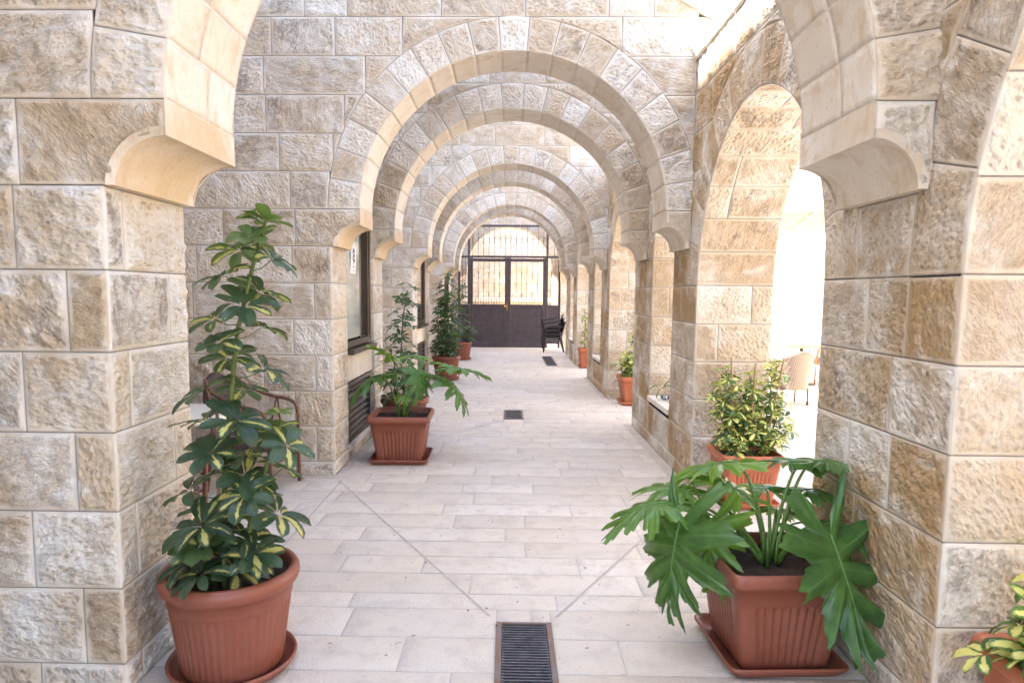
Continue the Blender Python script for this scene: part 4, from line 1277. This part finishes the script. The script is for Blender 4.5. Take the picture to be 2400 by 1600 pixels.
def plants():
    # 1 big round pot, near left
    rg = random.Random(3)
    p = empty('potted_plant', (-1.21, 2.66, 0), 'tall variegated umbrella plant staked in the big round pot nearest on the left', 'potted plant', 'umbrella plants in round pots along the left')
    make_pot(p, 'round', .275, .43, M_TERRA)
    z0 = .39
    main = [(-.02, -.02, z0), (-.01, -.01, .75), (.02, .0, 1.1), (.06, .0, 1.4), (.13, .0, 1.66), (.185, .0, 1.83)]
    side1 = [(.06, -.02, z0), (.10, -.03, .62), (.17, -.02, .86), (.22, .02, 1.03)]
    low = [(-.05, -.06, z0 - .02), (-.07, -.08, .48), (-.06, -.09, .55)]
    low2 = [(.03, -.12, z0 - .02), (.03, -.14, .46), (.04, -.15, .52)]
    umbrella_plant(p, rg, [main, side1, low, low2], M_LEAF, L=.150, W=.078, petiole=.15, spacing=.056, n=8, ns=8,
                   radius=lambda h: .95 - .35 * h if h < .85 else .62 - (h - .85) * 2.0, woody=M_STEM)
    stakes(p, [((-.04, -.02, z0 - .1), (-.025, -.02, 1.10))])
    # 2 square pot with lobed plant, mid left
    rg = random.Random(8)
    p = empty('potted_plant', (-1.062, 6.19, 0), 'lobed philodendron in the square terracotta pot standing below the near window vent', 'potted plant', 'philodendrons in square pots')
    make_pot(p, 'square', .285, .445, M_TERRA, rz=math.radians(1))
    S = .40
    philodendron(p, rg, [
        (-.03, .0, (-.19, -.06, .80), (-1, -.15, -.22), .40, .9, .1),
        (-.02, -.02, (-.08, -.02, .95), (-.55, -.35, .50), .28, .3, .9),
        (.02, .0, (.15, -.02, .84), (.35, -.55, -.85), .34, .6, .1),
        (.03, .02, (.50, .0, .86), (1, -.10, -.06), .36, .4, .3),
        (.03, .02, (.50, .02, .86), (-.8, .3, .35), .26, .4, .6),
        (.03, .0, (.43, -.06, .74), (.85, -.25, -.60), .36, .6, .2),
        (.0, .04, (.08, .20, .95), (.3, .9, .1), .26, .6, .8),
        (-.02, .04, (-.12, .18, .78), (-.6, .8, -.1), .28, .6, .3),
        (.02, -.03, (.04, -.12, .62), (.2, -1, -.1), .16, .5, .7),
        (.02, .03, (.28, .12, .78), (.7, .6, -.1), .28, .6, .3),
    ], S)
    # 3, 4, 5 round pots further along the left
    for k, (x, y, R, H, top, rad, lab, sp, mat) in enumerate([
        (-1.19, 7.20, .262, .43, 1.66, 1.25, 'open dark umbrella plant in a round pot half hidden behind a square pot', .048, M_LEAFD),
        (-1.19, 12.05, .26, .43, 1.95, 1.35, 'tall bushy dark umbrella plant in a round pot, second beyond the near window', .036, M_LEAFD),
        (-1.17, 15.75, .25, .42, 1.88, 1.25, 'umbrella plant in the round pot closest to the iron gate, wide at its foot', .055, M_LEAFD)]):
        rg = random.Random(40 + k)
        p = empty('potted_plant', (x, y, 0), lab, 'potted plant', 'umbrella plants in round pots along the left')
        make_pot(p, 'round', R, H, M_TERRA)
        z0 = H - .04
        main = [(0, 0, z0), (-.04, .0, z0 + (top - z0) * .35), (-.02, .03, z0 + (top - z0) * .7), (.03, .03, top - .08)]
        side = [(.06, 0, z0), (.12, -.03, z0 + .16), (.16, -.05, z0 + .28)]
        side2 = [(-.05, -.05, z0), (-.09, -.1, z0 + .14), (-.1, -.12, z0 + .22)]
        st = [main, side, side2]
        if k == 1: st += [[(.04, .04, z0), (.10, .0, z0 + .6), (.06, -.02, z0 + 1.1)], [(-.06, 0, z0), (-.10, 0, z0 + .5), (-.08, 0, z0 + 1.0)]]
        if k == 2: st += [[(.1, .0, z0), (.18, -.05, z0 + .2), (.24, -.05, z0 + .35)], [(-.1, -.05, z0), (-.16, -.1, z0 + .25), (-.22, -.1, z0 + .3)]]
        umbrella_plant(p, rg, st, mat, L=.125 if k < 2 else .12, W=.055, petiole=.13 * rad, spacing=sp, n=8, ns=4, radius=lambda h: 1.1 - .45 * h, woody=M_WOODY, toplight=.1)
    # 6 near right: big philodendron, square pot
    rg = random.Random(21)
    p = empty('potted_plant', (1.07, 2.85, 0), 'big philodendron with broad lobed leaves spilling over its square pot, nearest on the right', 'potted plant', 'philodendrons in square pots')
    make_pot(p, 'square', .262, .445, M_TERRA, rz=math.radians(3))
    S = .40
    philodendron(p, rg, [
        (.03, -.02, (.14, -.235, .61), (.22, -.38, -.85), .49, .12, .0),       # big leaf over the front
        (-.04, -.02, (-.415, -.085, .61), (-.30, -.25, -1.0), .46, .4, .05),    # far left, hanging
        (-.04, .0, (-.43, .0, .66), (-1, -.1, .05), .34, .8, .3),
        (-.03, -.01, (-.27, -.03, .60), (-.12, -.25, -1.0), .34, .4, .55),      # hanging beside the pot
        (-.04, .02, (-.33, .06, .68), (-.5, .5, .15), .30, .6, .5),
        (-.01, .03, (-.10, .06, .68), (-.7, .4, .45), .28, .5, .7),
        (.0, .03, (-.115, .165, .80), (-1, .0, -.02), .30, .5, .75),            # high left
        (.03, .02, (.22, .115, .82), (1, -.1, .10), .32, .45, .1),              # high right
        (.02, .04, (.18, .15, .80), (-.7, .5, .12), .24, .5, .1),
        (.04, .04, (.20, .15, .68), (1, .35, .0), .26, .6, .2),
        (.02, .05, (.05, .20, .66), (.15, .95, .1), .30, .6, .75),
        (.03, .06, (.12, .24, .56), (.5, .9, -.1), .26, .6, .6),
        (.03, -.01, (.22, -.02, .58), (1, -.05, .1), .28, .8, .1),
    ], S)
    # 7 right, square orange pot with staked shrub, in the first opening
    def yellow(x, y, R, H, stems, stk, lab, seed, L, spc, rz=0.0, aspect=(1, 1), mat=M_TERRA2, n=7, pet=.05, ns=4):
        rg = random.Random(seed)
        p = empty('potted_plant', (x, y, 0), lab, 'potted plant', 'yellow variegated shrubs in square pots along the right')
        make_pot(p, 'square', R, H, mat, rz=rz, aspect=aspect)
        umbrella_plant(p, rg, stems, M_LEAFY, L=L, W=L * .52, petiole=pet, spacing=spc, n=n, ns=ns, radius=lambda h: 1.15 - .3 * h, woody=M_WOODY, toplight=.15)
        if stk: stakes(p, stk)
    z = .36
    yellow(1.70, 4.985, .225, .405,
           [[(-.10, -.05, z), (-.12, -.05, .60), (-.14, -.04, .83), (-.17, -.02, 1.0)], [(-.02, -.02, z), (-.03, -.04, .6), (.0, -.04, .82), (.02, -.02, .95)],
            [(.09, .0, z), (.13, -.02, .6), (.17, -.02, .82), (.21, .0, 1.04)], [(.02, -.08, z), (.03, -.12, .52), (.02, -.13, .66)], [(.12, -.08, z), (.20, -.10, .50), (.27, -.11, .58)],
            [(-.08, -.1, z), (-.14, -.14, .48), (-.16, -.15, .56)], [(-.12, .0, z), (-.19, -.02, .7), (-.24, -.03, .86)], [(.05, .08, z), (.06, .1, .7), (.08, .1, .84)], [(.14, .02, z), (.22, .0, .62), (.25, 0, .78)]],
           [((-.10, -.06, z - .1), (-.15, -.07, 1.10)), ((.0, -.06, z - .1), (.025, -.08, 1.06)), ((.09, -.08, z - .1), (.22, -.10, 1.10))],
           'bright yellow and green shrub with three cane stakes in an orange square pot', 61, .082, .023, pet=.065)
    yellow(1.73, 9.56, .235, .405,
           [[(.0, 0, z), (.02, -.02, .62), (.0, -.02, .85), (.01, -.02, 1.12)], [(-.06, -.04, z), (-.13, -.06, .50), (-.22, -.08, .58)], [(-.02, -.08, z), (-.06, -.10, .5), (-.10, -.12, .66)], [(-.04, .02, z), (-.10, 0, .56), (-.15, 0, .70)]],
           [((.0, -.05, z - .1), (.015, -.05, 1.05))],
           'yellow variegated shrub in an orange square pot half hidden by a pier', 62, .105, .034, pet=.06)
    yellow(1.60, 14.26, .20, .42,
           [[(-.05, 0, z), (-.06, -.02, .62), (-.05, -.02, .95), (-.08, -.02, 1.25)], [(.02, .0, z), (.04, -.02, .7), (.02, -.02, .98)]],
           [((-.06, -.05, z - .1), (-.07, -.05, 1.22))],
           'thin yellow variegated shrub in the farthest orange square pot on the right', 63, .10, .06, pet=.06)
    # 10 bottom right corner
    yellow(1.735, 1.99, .24, .42,
           [[(-.18, -.06, z), (-.20, -.10, .46), (-.22, -.12, .50)], [(-.16, .02, z), (-.17, .0, .50), (-.19, .0, .60)], [(-.06, -.02, z), (-.11, -.03, .66), (-.135, -.04, .93)],
            [(-.18, -.14, z), (-.22, -.20, .42), (-.24, -.22, .45)], [(-.19, .05, z), (-.21, .06, .44), (-.23, .06, .48)], [(-.13, -.18, z), (-.16, -.23, .42), (-.18, -.25, .46)]],
           None, 'broad leaved yellow variegated shrub at the bottom right corner, cut by the picture edge', 64, .12, .045, mat=M_TERRA2, pet=.07, ns=7)
    # strap leaved plants on niche sills
    for k, (x, y, zz, s, lab) in enumerate(((1.62, 6.62, .505, 1.0, 'strap leaved plant in a small pot on the near niche sill'), (1.64, 11.4, .505, .9, 'strap leaved plant with arching blades on the far niche sill'))):
        rg = random.Random(90 + k)
        p = empty('potted_plant', (x, y, zz), lab, 'potted plant', 'strap leaved plants on the niche sills')
        m = MB(); loft(m, round_section(40), [(.001, .002, 0), (.05, .002, 0), (.07, .11, 0), (.078, .112, 0), (.078, .13, 0), (.068, .13, 0), (.062, .10, 0), (.001, .10, 0)]); m.build('pot', M_TERRA, p)
        lf = MB()
        for j in range(12):
            a = j * 2.4; d = np.array([math.cos(a) * .8, math.sin(a) * .8, 1.0]); leaflet(lf, (0, 0, .10), d, (0, 0, 1), .38 * s * rg.uniform(.7, 1.1), .030, rg.uniform(1.6, 2.9), rg.random(), .1, 12, .4)
        lf.build('foliage', M_STRAP, p, attr='lf')

# ---------------------------------------------------------------- furniture
def cane_chair(name, label, cat, loc, rz, wick, cane, group=None, arms=True):
    """woven armchair on a bent cane frame; faces +x in its own frame"""
    t = empty(name, loc, label, cat, group, rz)
    # seat: woven slab with dropped skirt
    s = MB(); n = 14; V = []; 
    for i in range(n + 1):
        for j in range(n + 1):
            u, v = i / n * 2 - 1, j / n * 2 - 1
            x = .235 * u; y = .235 * v * (1 - .06 * (1 - u)); z = .455 - .018 * math.cos(u * 1.5) * math.cos(v * 1.5) - (.02 if u > .93 else 0)
            V.append((x, y, z))
    F = [(i * (n + 1) + j, (i + 1) * (n + 1) + j, (i + 1) * (n + 1) + j + 1, i * (n + 1) + j + 1) for i in range(n) for j in range(n)]
    s.add(V, F)
    rim = [(x, y) for x, y in [(-.235, -.21), (0, -.225), (.20, -.235), (.24, -.20), (.245, 0), (.24, .20), (.20, .235), (0, .225), (-.235, .21)]]
    V = []
    for (x, y) in rim: V += [(x * 1.01, y * 1.01, .45), (x * 1.03, y * 1.03, .42), (x * 1.02, y * 1.02, .34 - .02 * math.cos(x * 9))]
    F = [(3 * i + k, 3 * i + 3 + k, 3 * i + 4 + k, 3 * i + 1 + k) for i in range(len(rim) - 1) for k in (0, 1)]
    s.add(V, F); s.build('seat', wick, t)
    b = MB(); n = 12; V = []
    for side in (0, 1):
        for i in range(n + 1):
            for j in range(n + 1):
                u, v = i / n, j / n * 2 - 1
                hw = .20 + .03 * math.sin(u * math.pi * .8); top = .44 + u * (.47 - .05 * v * v * 2)
                V.append((-.215 - .085 * u - .035 * (1 - v * v) - side * .018, v * hw * (1 - .25 * max(0, u - .8) * 3), top))
    q = (n + 1) ** 2
    F = [(s_ * q + i * (n + 1) + j, s_ * q + (i + 1) * (n + 1) + j, s_ * q + (i + 1) * (n + 1) + j + 1, s_ * q + i * (n + 1) + j + 1) for s_ in (0, 1) for i in range(n) for j in range(n)]
    F += [(j, j + 1, q + j + 1, q + j) for j in range(n)] + [(n * (n + 1) + j, n * (n + 1) + j + 1, q + n * (n + 1) + j + 1, q + n * (n + 1) + j) for j in range(n)]
    F += [(i * (n + 1) + e, (i + 1) * (n + 1) + e, q + (i + 1) * (n + 1) + e, q + i * (n + 1) + e) for i in range(n) for e in (0, n)]
    b.add(V, F); b.build('backrest', wick, t)
    def curve(P, k=6):
        out = []; P = [np.array(p, float) for p in P]
        for i in range(len(P) - 1):
            p0, p1, p2, p3 = P[max(i - 1, 0)], P[i], P[i + 1], P[min(i + 2, len(P) - 1)]
            for j in range(k):
                tt = j / k; out.append(.5 * ((2 * p1) + (-p0 + p2) * tt + (2 * p0 - 5 * p1 + 4 * p2 - p3) * tt ** 2 + (-p0 + 3 * p1 - 3 * p2 + p3) * tt ** 3))
        out.append(P[-1]); return out
    for sy in (-1, 1):
        m = MB()
        m.tube(curve([(.25, sy * .235, .0), (.245, sy * .245, .35), (.235, sy * .26, .58), (.17, sy * .27, .665), (.0, sy * .265, .70), (-.20, sy * .24, .78), (-.28, sy * .20, .86)]), .0145, 8)
        for z in (.12, .30, .5): m.tube([(.2475, sy * .24, z - .006), (.2475, sy * .24, z + .006)], .018, 8)
        m.build('armrest', cane, t)
        l = MB(); l.tube(curve([(-.30, sy * .21, 0), (-.235, sy * .215, .42), (-.26, sy * .20, .65), (-.31, sy * .17, .88)]), .0145, 8); l.build('leg', cane, t)
        k = MB(); k.tube([(.235, sy * .235, .40), (-.24, sy * .215, .40)], .010, 7); k.tube([(.10, sy * .235, .42), (.06, sy * .262, .68)], .008, 7); k.tube([(.0, sy * .235, .42), (.05, sy * .262, .68)], .008, 7)
        k.build('brace', cane, t)
    
    for (xx, yy) in ((.24, .235), (-.27, .21)):
        k = MB(); k.tube([(xx, -yy, .24), (xx, yy, .24)], .010, 7); k.build('stretcher', cane, t)
    return t

def furniture():
    cane_chair('wicker_chair', 'brown wicker armchair with a bent cane frame behind the tall near left plant', 'chair', (-2.07, 5.22, 0), math.radians(-8), M_WICK, M_CANE, 'brown wicker chairs in the left alcove')
    cane_chair('wicker_chair', 'brown wicker armchair mostly hidden behind the foot of the near left pier', 'chair', (-2.13, 3.62, 0), math.radians(75), M_WICK, M_CANE, 'brown wicker chairs in the left alcove')
    t = empty('round_table', (-2.32, 4.42, 0), 'round cream topped cafe table showing its edge beside the near left pier', 'table')
    m = MB(); loft(m, round_section(64), [(.001, .70, 0), (.37, .70, 0), (.385, .705, 0), (.395, .72, 0), (.385, .735, 0), (.37, .738, 0), (.001, .738, 0)]); m.build('tabletop', M_CREAM, t)
    m = MB(); m.tube([(0, 0, .02), (0, 0, .70)], .03, 12); loft(m, round_section(32), [(.001, .0, 0), (.22, .0, 0), (.22, .012, 0), (.05, .03, 0), (.001, .03, 0)]); m.build('pedestal', M_STEEL, t)
    # courtyard: tub chair, square table, second chair, parasol
    t = empty('tub_chair', (3.98, 9.72, 0), 'pale woven tub chair standing in the sunny courtyard, back to the viewer', 'chair', rz=math.radians(6))
    b = MB(); n = 26; V = []
    for side in (0, 1):
        for j in range(n + 1):
            a = math.radians(-205 + 230 * j / n)
            for i in range(9):
                u = i / 8; r = (.245 + .075 * u ** 1.3) - side * .028
                top = .22 + u * (.56 - .12 * abs(math.cos(a)) ** 2 * (1 if math.sin(a) < .3 else 1))
                V.append((r * math.cos(a), r * math.sin(a) * .95, top))
    q = (n + 1) * 9
    F = [(s_ * q + j * 9 + i, s_ * q + (j + 1) * 9 + i, s_ * q + (j + 1) * 9 + i + 1, s_ * q + j * 9 + i + 1) for s_ in (0, 1) for j in range(n) for i in range(8)]
    F += [(j * 9 + 8, (j + 1) * 9 + 8, q + (j + 1) * 9 + 8, q + j * 9 + 8) for j in range(n)]
    b.add(V, F); b.build('backrest', M_WICKL, t)
    s = MB(); loft(s, round_section(36), [(.001, .24, 0), (.235, .24, 0), (.235, .40, 0), (.20, .43, 0), (.001, .43, 0)]); s.build('seat', M_WICKL, t)
    for (x, y) in ((-.19, -.17), (.19, -.17), (-.19, .17), (.19, .17)):
        l = MB(); l.tube([(x, y, 0), (x, y, .24)], .016, 8); l.build('leg', M_CANE, t)
    t = empty('square_table', (5.02, 11.78, 0), 'square courtyard table with a wooden edged cream top', 'table')
    m = MB(); m.box((0, 0, .735), (.86, .84, .03), 0, None, .004); m.build('tabletop', M_CREAM, t)
    m = MB(); m.box((0, -.415, .70), (.86, .02, .045), 0, None, .003); m.box((0, .415, .70), (.86, .02, .045), 0, None, .003); m.box((-.42, 0, .70), (.02, .80, .045), 0, None, .003); m.box((.42, 0, .70), (.02, .80, .045), 0, None, .003)
    m.build('apron', M_WOOD, t)
    m = MB(); m.tube([(.0, 0, .0), (.0, 0, .72)], .035, 12); m.box((0, 0, .015), (.5, .07, .03), 0, None, .004); m.box((0, 0, .0185), (.07, .5, .03), 0, None, .004); m.build('pedestal', M_STEEL, t)
    cane_chair('cane_chair', 'orange cane chair on the far side of the courtyard table, cut by the pier edge', 'chair', (5.58, 12.0, 0), math.radians(170), M_WICKL, M_CANEO)
    # parasol
    t = empty('parasol', (5.6, 12.3, 0), 'cream square parasol with white ribs over the courtyard table', 'parasol')
    m = MB(); H = 3.25; E = 2.82; R = 1.75; V = [(0, 0, H)]; 
    for a in range(8):
        an = a * math.pi / 4 + math.pi / 4; r = R * (1.35 if a % 2 == 0 else 1.0)
        V.append((r * math.cos(an), r * math.sin(an), E if a % 2 == 0 else E + .02))
    V += [(x, y, z + .012) for (x, y, z) in V]; F = [(0, 1 + a, 1 + (a + 1) % 8) for a in range(8)] + [(9, 10 + (a + 1) % 8, 10 + a) for a in range(8)] + [(1 + a, 10 + a, 10 + (a + 1) % 8, 1 + (a + 1) % 8) for a in range(8)]
    m.add(V, F, smooth=False); m.build('canopy', M_CLOTH, t)
    for a in range(8):
        an = a * math.pi / 4 + math.pi / 4; r = R * (1.33 if a % 2 == 0 else .99)
        q = MB(); q.tube([(0.04 * math.cos(an), .04 * math.sin(an), H - .03), (r * math.cos(an), r * math.sin(an), E - .02)], .016, 6); q.tube([(0.04 * math.cos(an), .04 * math.sin(an), 2.45), (r * .5 * math.cos(an), r * .5 * math.sin(an), (H + E) / 2 - .03)], .012, 6); q.build('rib', M_WHITE, t)
    q = MB(); q.tube([(0, 0, 0), (0, 0, H + .05)], .028, 10); q.box((0, 0, .03), (.5, .5, .06), 0, None, .01); q.build('pole', M_WHITE, t)
    # leaning plank
    m = MB(); a = math.radians(28); m.box((0, 0, .03), (.30, .07, .02), 0, [[math.cos(a), -math.sin(a), 0], [math.sin(a), math.cos(a), 0], [0, 0, 1]], .003)
    o = m.build('wood_plank', M_WOOD); o.location = (4.12, 9.15, 0); tag(o, 'short yellow wooden board lying on the courtyard floor by the tub chair', 'plank')
    # stack of black resin chairs by the gate
    for k in range(3):
        lab = ['lowest chair of the black stack by the gate, feet on the paving', 'middle chair of the black stack by the gate', 'topmost chair of the black stack by the gate'][k]
        t = empty('stacked_chair', (1.13 - k * .035, 18.05 - k * .01, k * .105), lab, 'chair', 'stacked black chairs by the gate', math.radians(178))
        s = MB(); s.box((0, 0, .435), (.44, .44, .035), 0, None, .012); s.box((0, 0, .40), (.40, .40, .03), 0, None, .008); s.build('seat', M_WICKB, t)
        b = MB(); n = 8; V = []
        for sd_ in (0, 1):
            for i in range(n + 1):
                for j in range(n + 1):
                    u, v = i / n, j / n * 2 - 1; V.append((-.19 - .10 * u - .05 * (1 - v * v) - sd_ * .015, v * .21, .43 + u * (.40 - .05 * v * v)))
        q = (n + 1) ** 2
        F = [(s_ * q + i * (n + 1) + j, s_ * q + (i + 1) * (n + 1) + j, s_ * q + (i + 1) * (n + 1) + j + 1, s_ * q + i * (n + 1) + j + 1) for s_ in (0, 1) for i in range(n) for j in range(n)]
        F += [(n * (n + 1) + j, n * (n + 1) + j + 1, q + n * (n + 1) + j + 1, q + n * (n + 1) + j) for j in range(n)]
        b.add(V, F); b.build('backrest', M_WICKB, t)
        for sy in (-1, 1):
            m = MB(); m.tube([(.21, sy * .235, .44), (.24, sy * .245, .62), (.20, sy * .25, .66), (-.22, sy * .23, .70)], .020, 8); m.build('armrest', M_WICKB, t)
            l = MB(); l.tube([(.26, sy * .23, 0), (.21, sy * .225, .43)], .017, 8); l.build('leg', M_WICKB, t)
            l = MB(); l.tube([(-.28, sy * .22, 0), (-.20, sy * .21, .43)], .017, 8); l.build('leg', M_WICKB, t)
    # glass dish on niche sill
    m = MB(); loft(m, round_section(28), [(.001, .0, 0), (.035, .0, 0), (.05, .03, 0), (.046, .03, 0), (.033, .006, 0), (.001, .006, 0)])
    g, nt, bb = new_mat("clear_glass"); bb.inputs["Transmission Weight"].default_value = 1.0; bb.inputs["Roughness"].default_value = .05
    o = m.build('glass_dish', g); o.location = (1.50, 6.70, .513); tag(o, 'small clear glass dish on the near niche sill', 'dish')

def courtyard():
    rg = random.Random(55)
    w = empty('courtyard_wall', (0, 0, 0), 'blazing white sunlit stone wall across the courtyard on the right', 'wall')
    m = MB(); blocks_wall(m, (10.5, 27.0, 0), (0, -1, 0), (-1, 0, 0), 33.0, 7.0, .25, rg, .1, .004)
    m.build('wall', [M_STONE, M_MORTAR], w)
    w2 = empty('added_sky_block_wall', (0, 0, 0), 'unseen stone wall added behind and to the right of the viewpoint to block sky light', 'wall')  # out of view, added to cut sky light and darken the opening reveals
    m = MB(); blocks_wall(m, (10.5, -2.05, 0), (-1, 0, 0), (0, 1, 0), 8.4, 7.0, .3, rg, .5, .004)
    m.build('wall', [M_STONE, M_MORTAR], w2)
    c = MB(); c.box((10.7, 10.5, 7.03), (.6, 33, .08), 0, None, .01); c.build('coping', M_SMOOTH, w)
build_walls()
cross_wall(8, -.72, -.20, 'cross wall arch standing right above and behind the viewpoint', .06, back=.12)
left_building()
paving()
drain(-.118, .142, 2.47, 3.062, 'nearest iron floor drain with close cross bars at the bottom of the picture')
drain(-.125, .125, 8.25, 8.91, 'small square-looking iron floor drain in the middle of the passage')
drain(.755, 1.005, 14.53, 16.74, 'long far floor drain in two panels close to the gate', 2)
gate()
plants()
furniture()
courtyard()
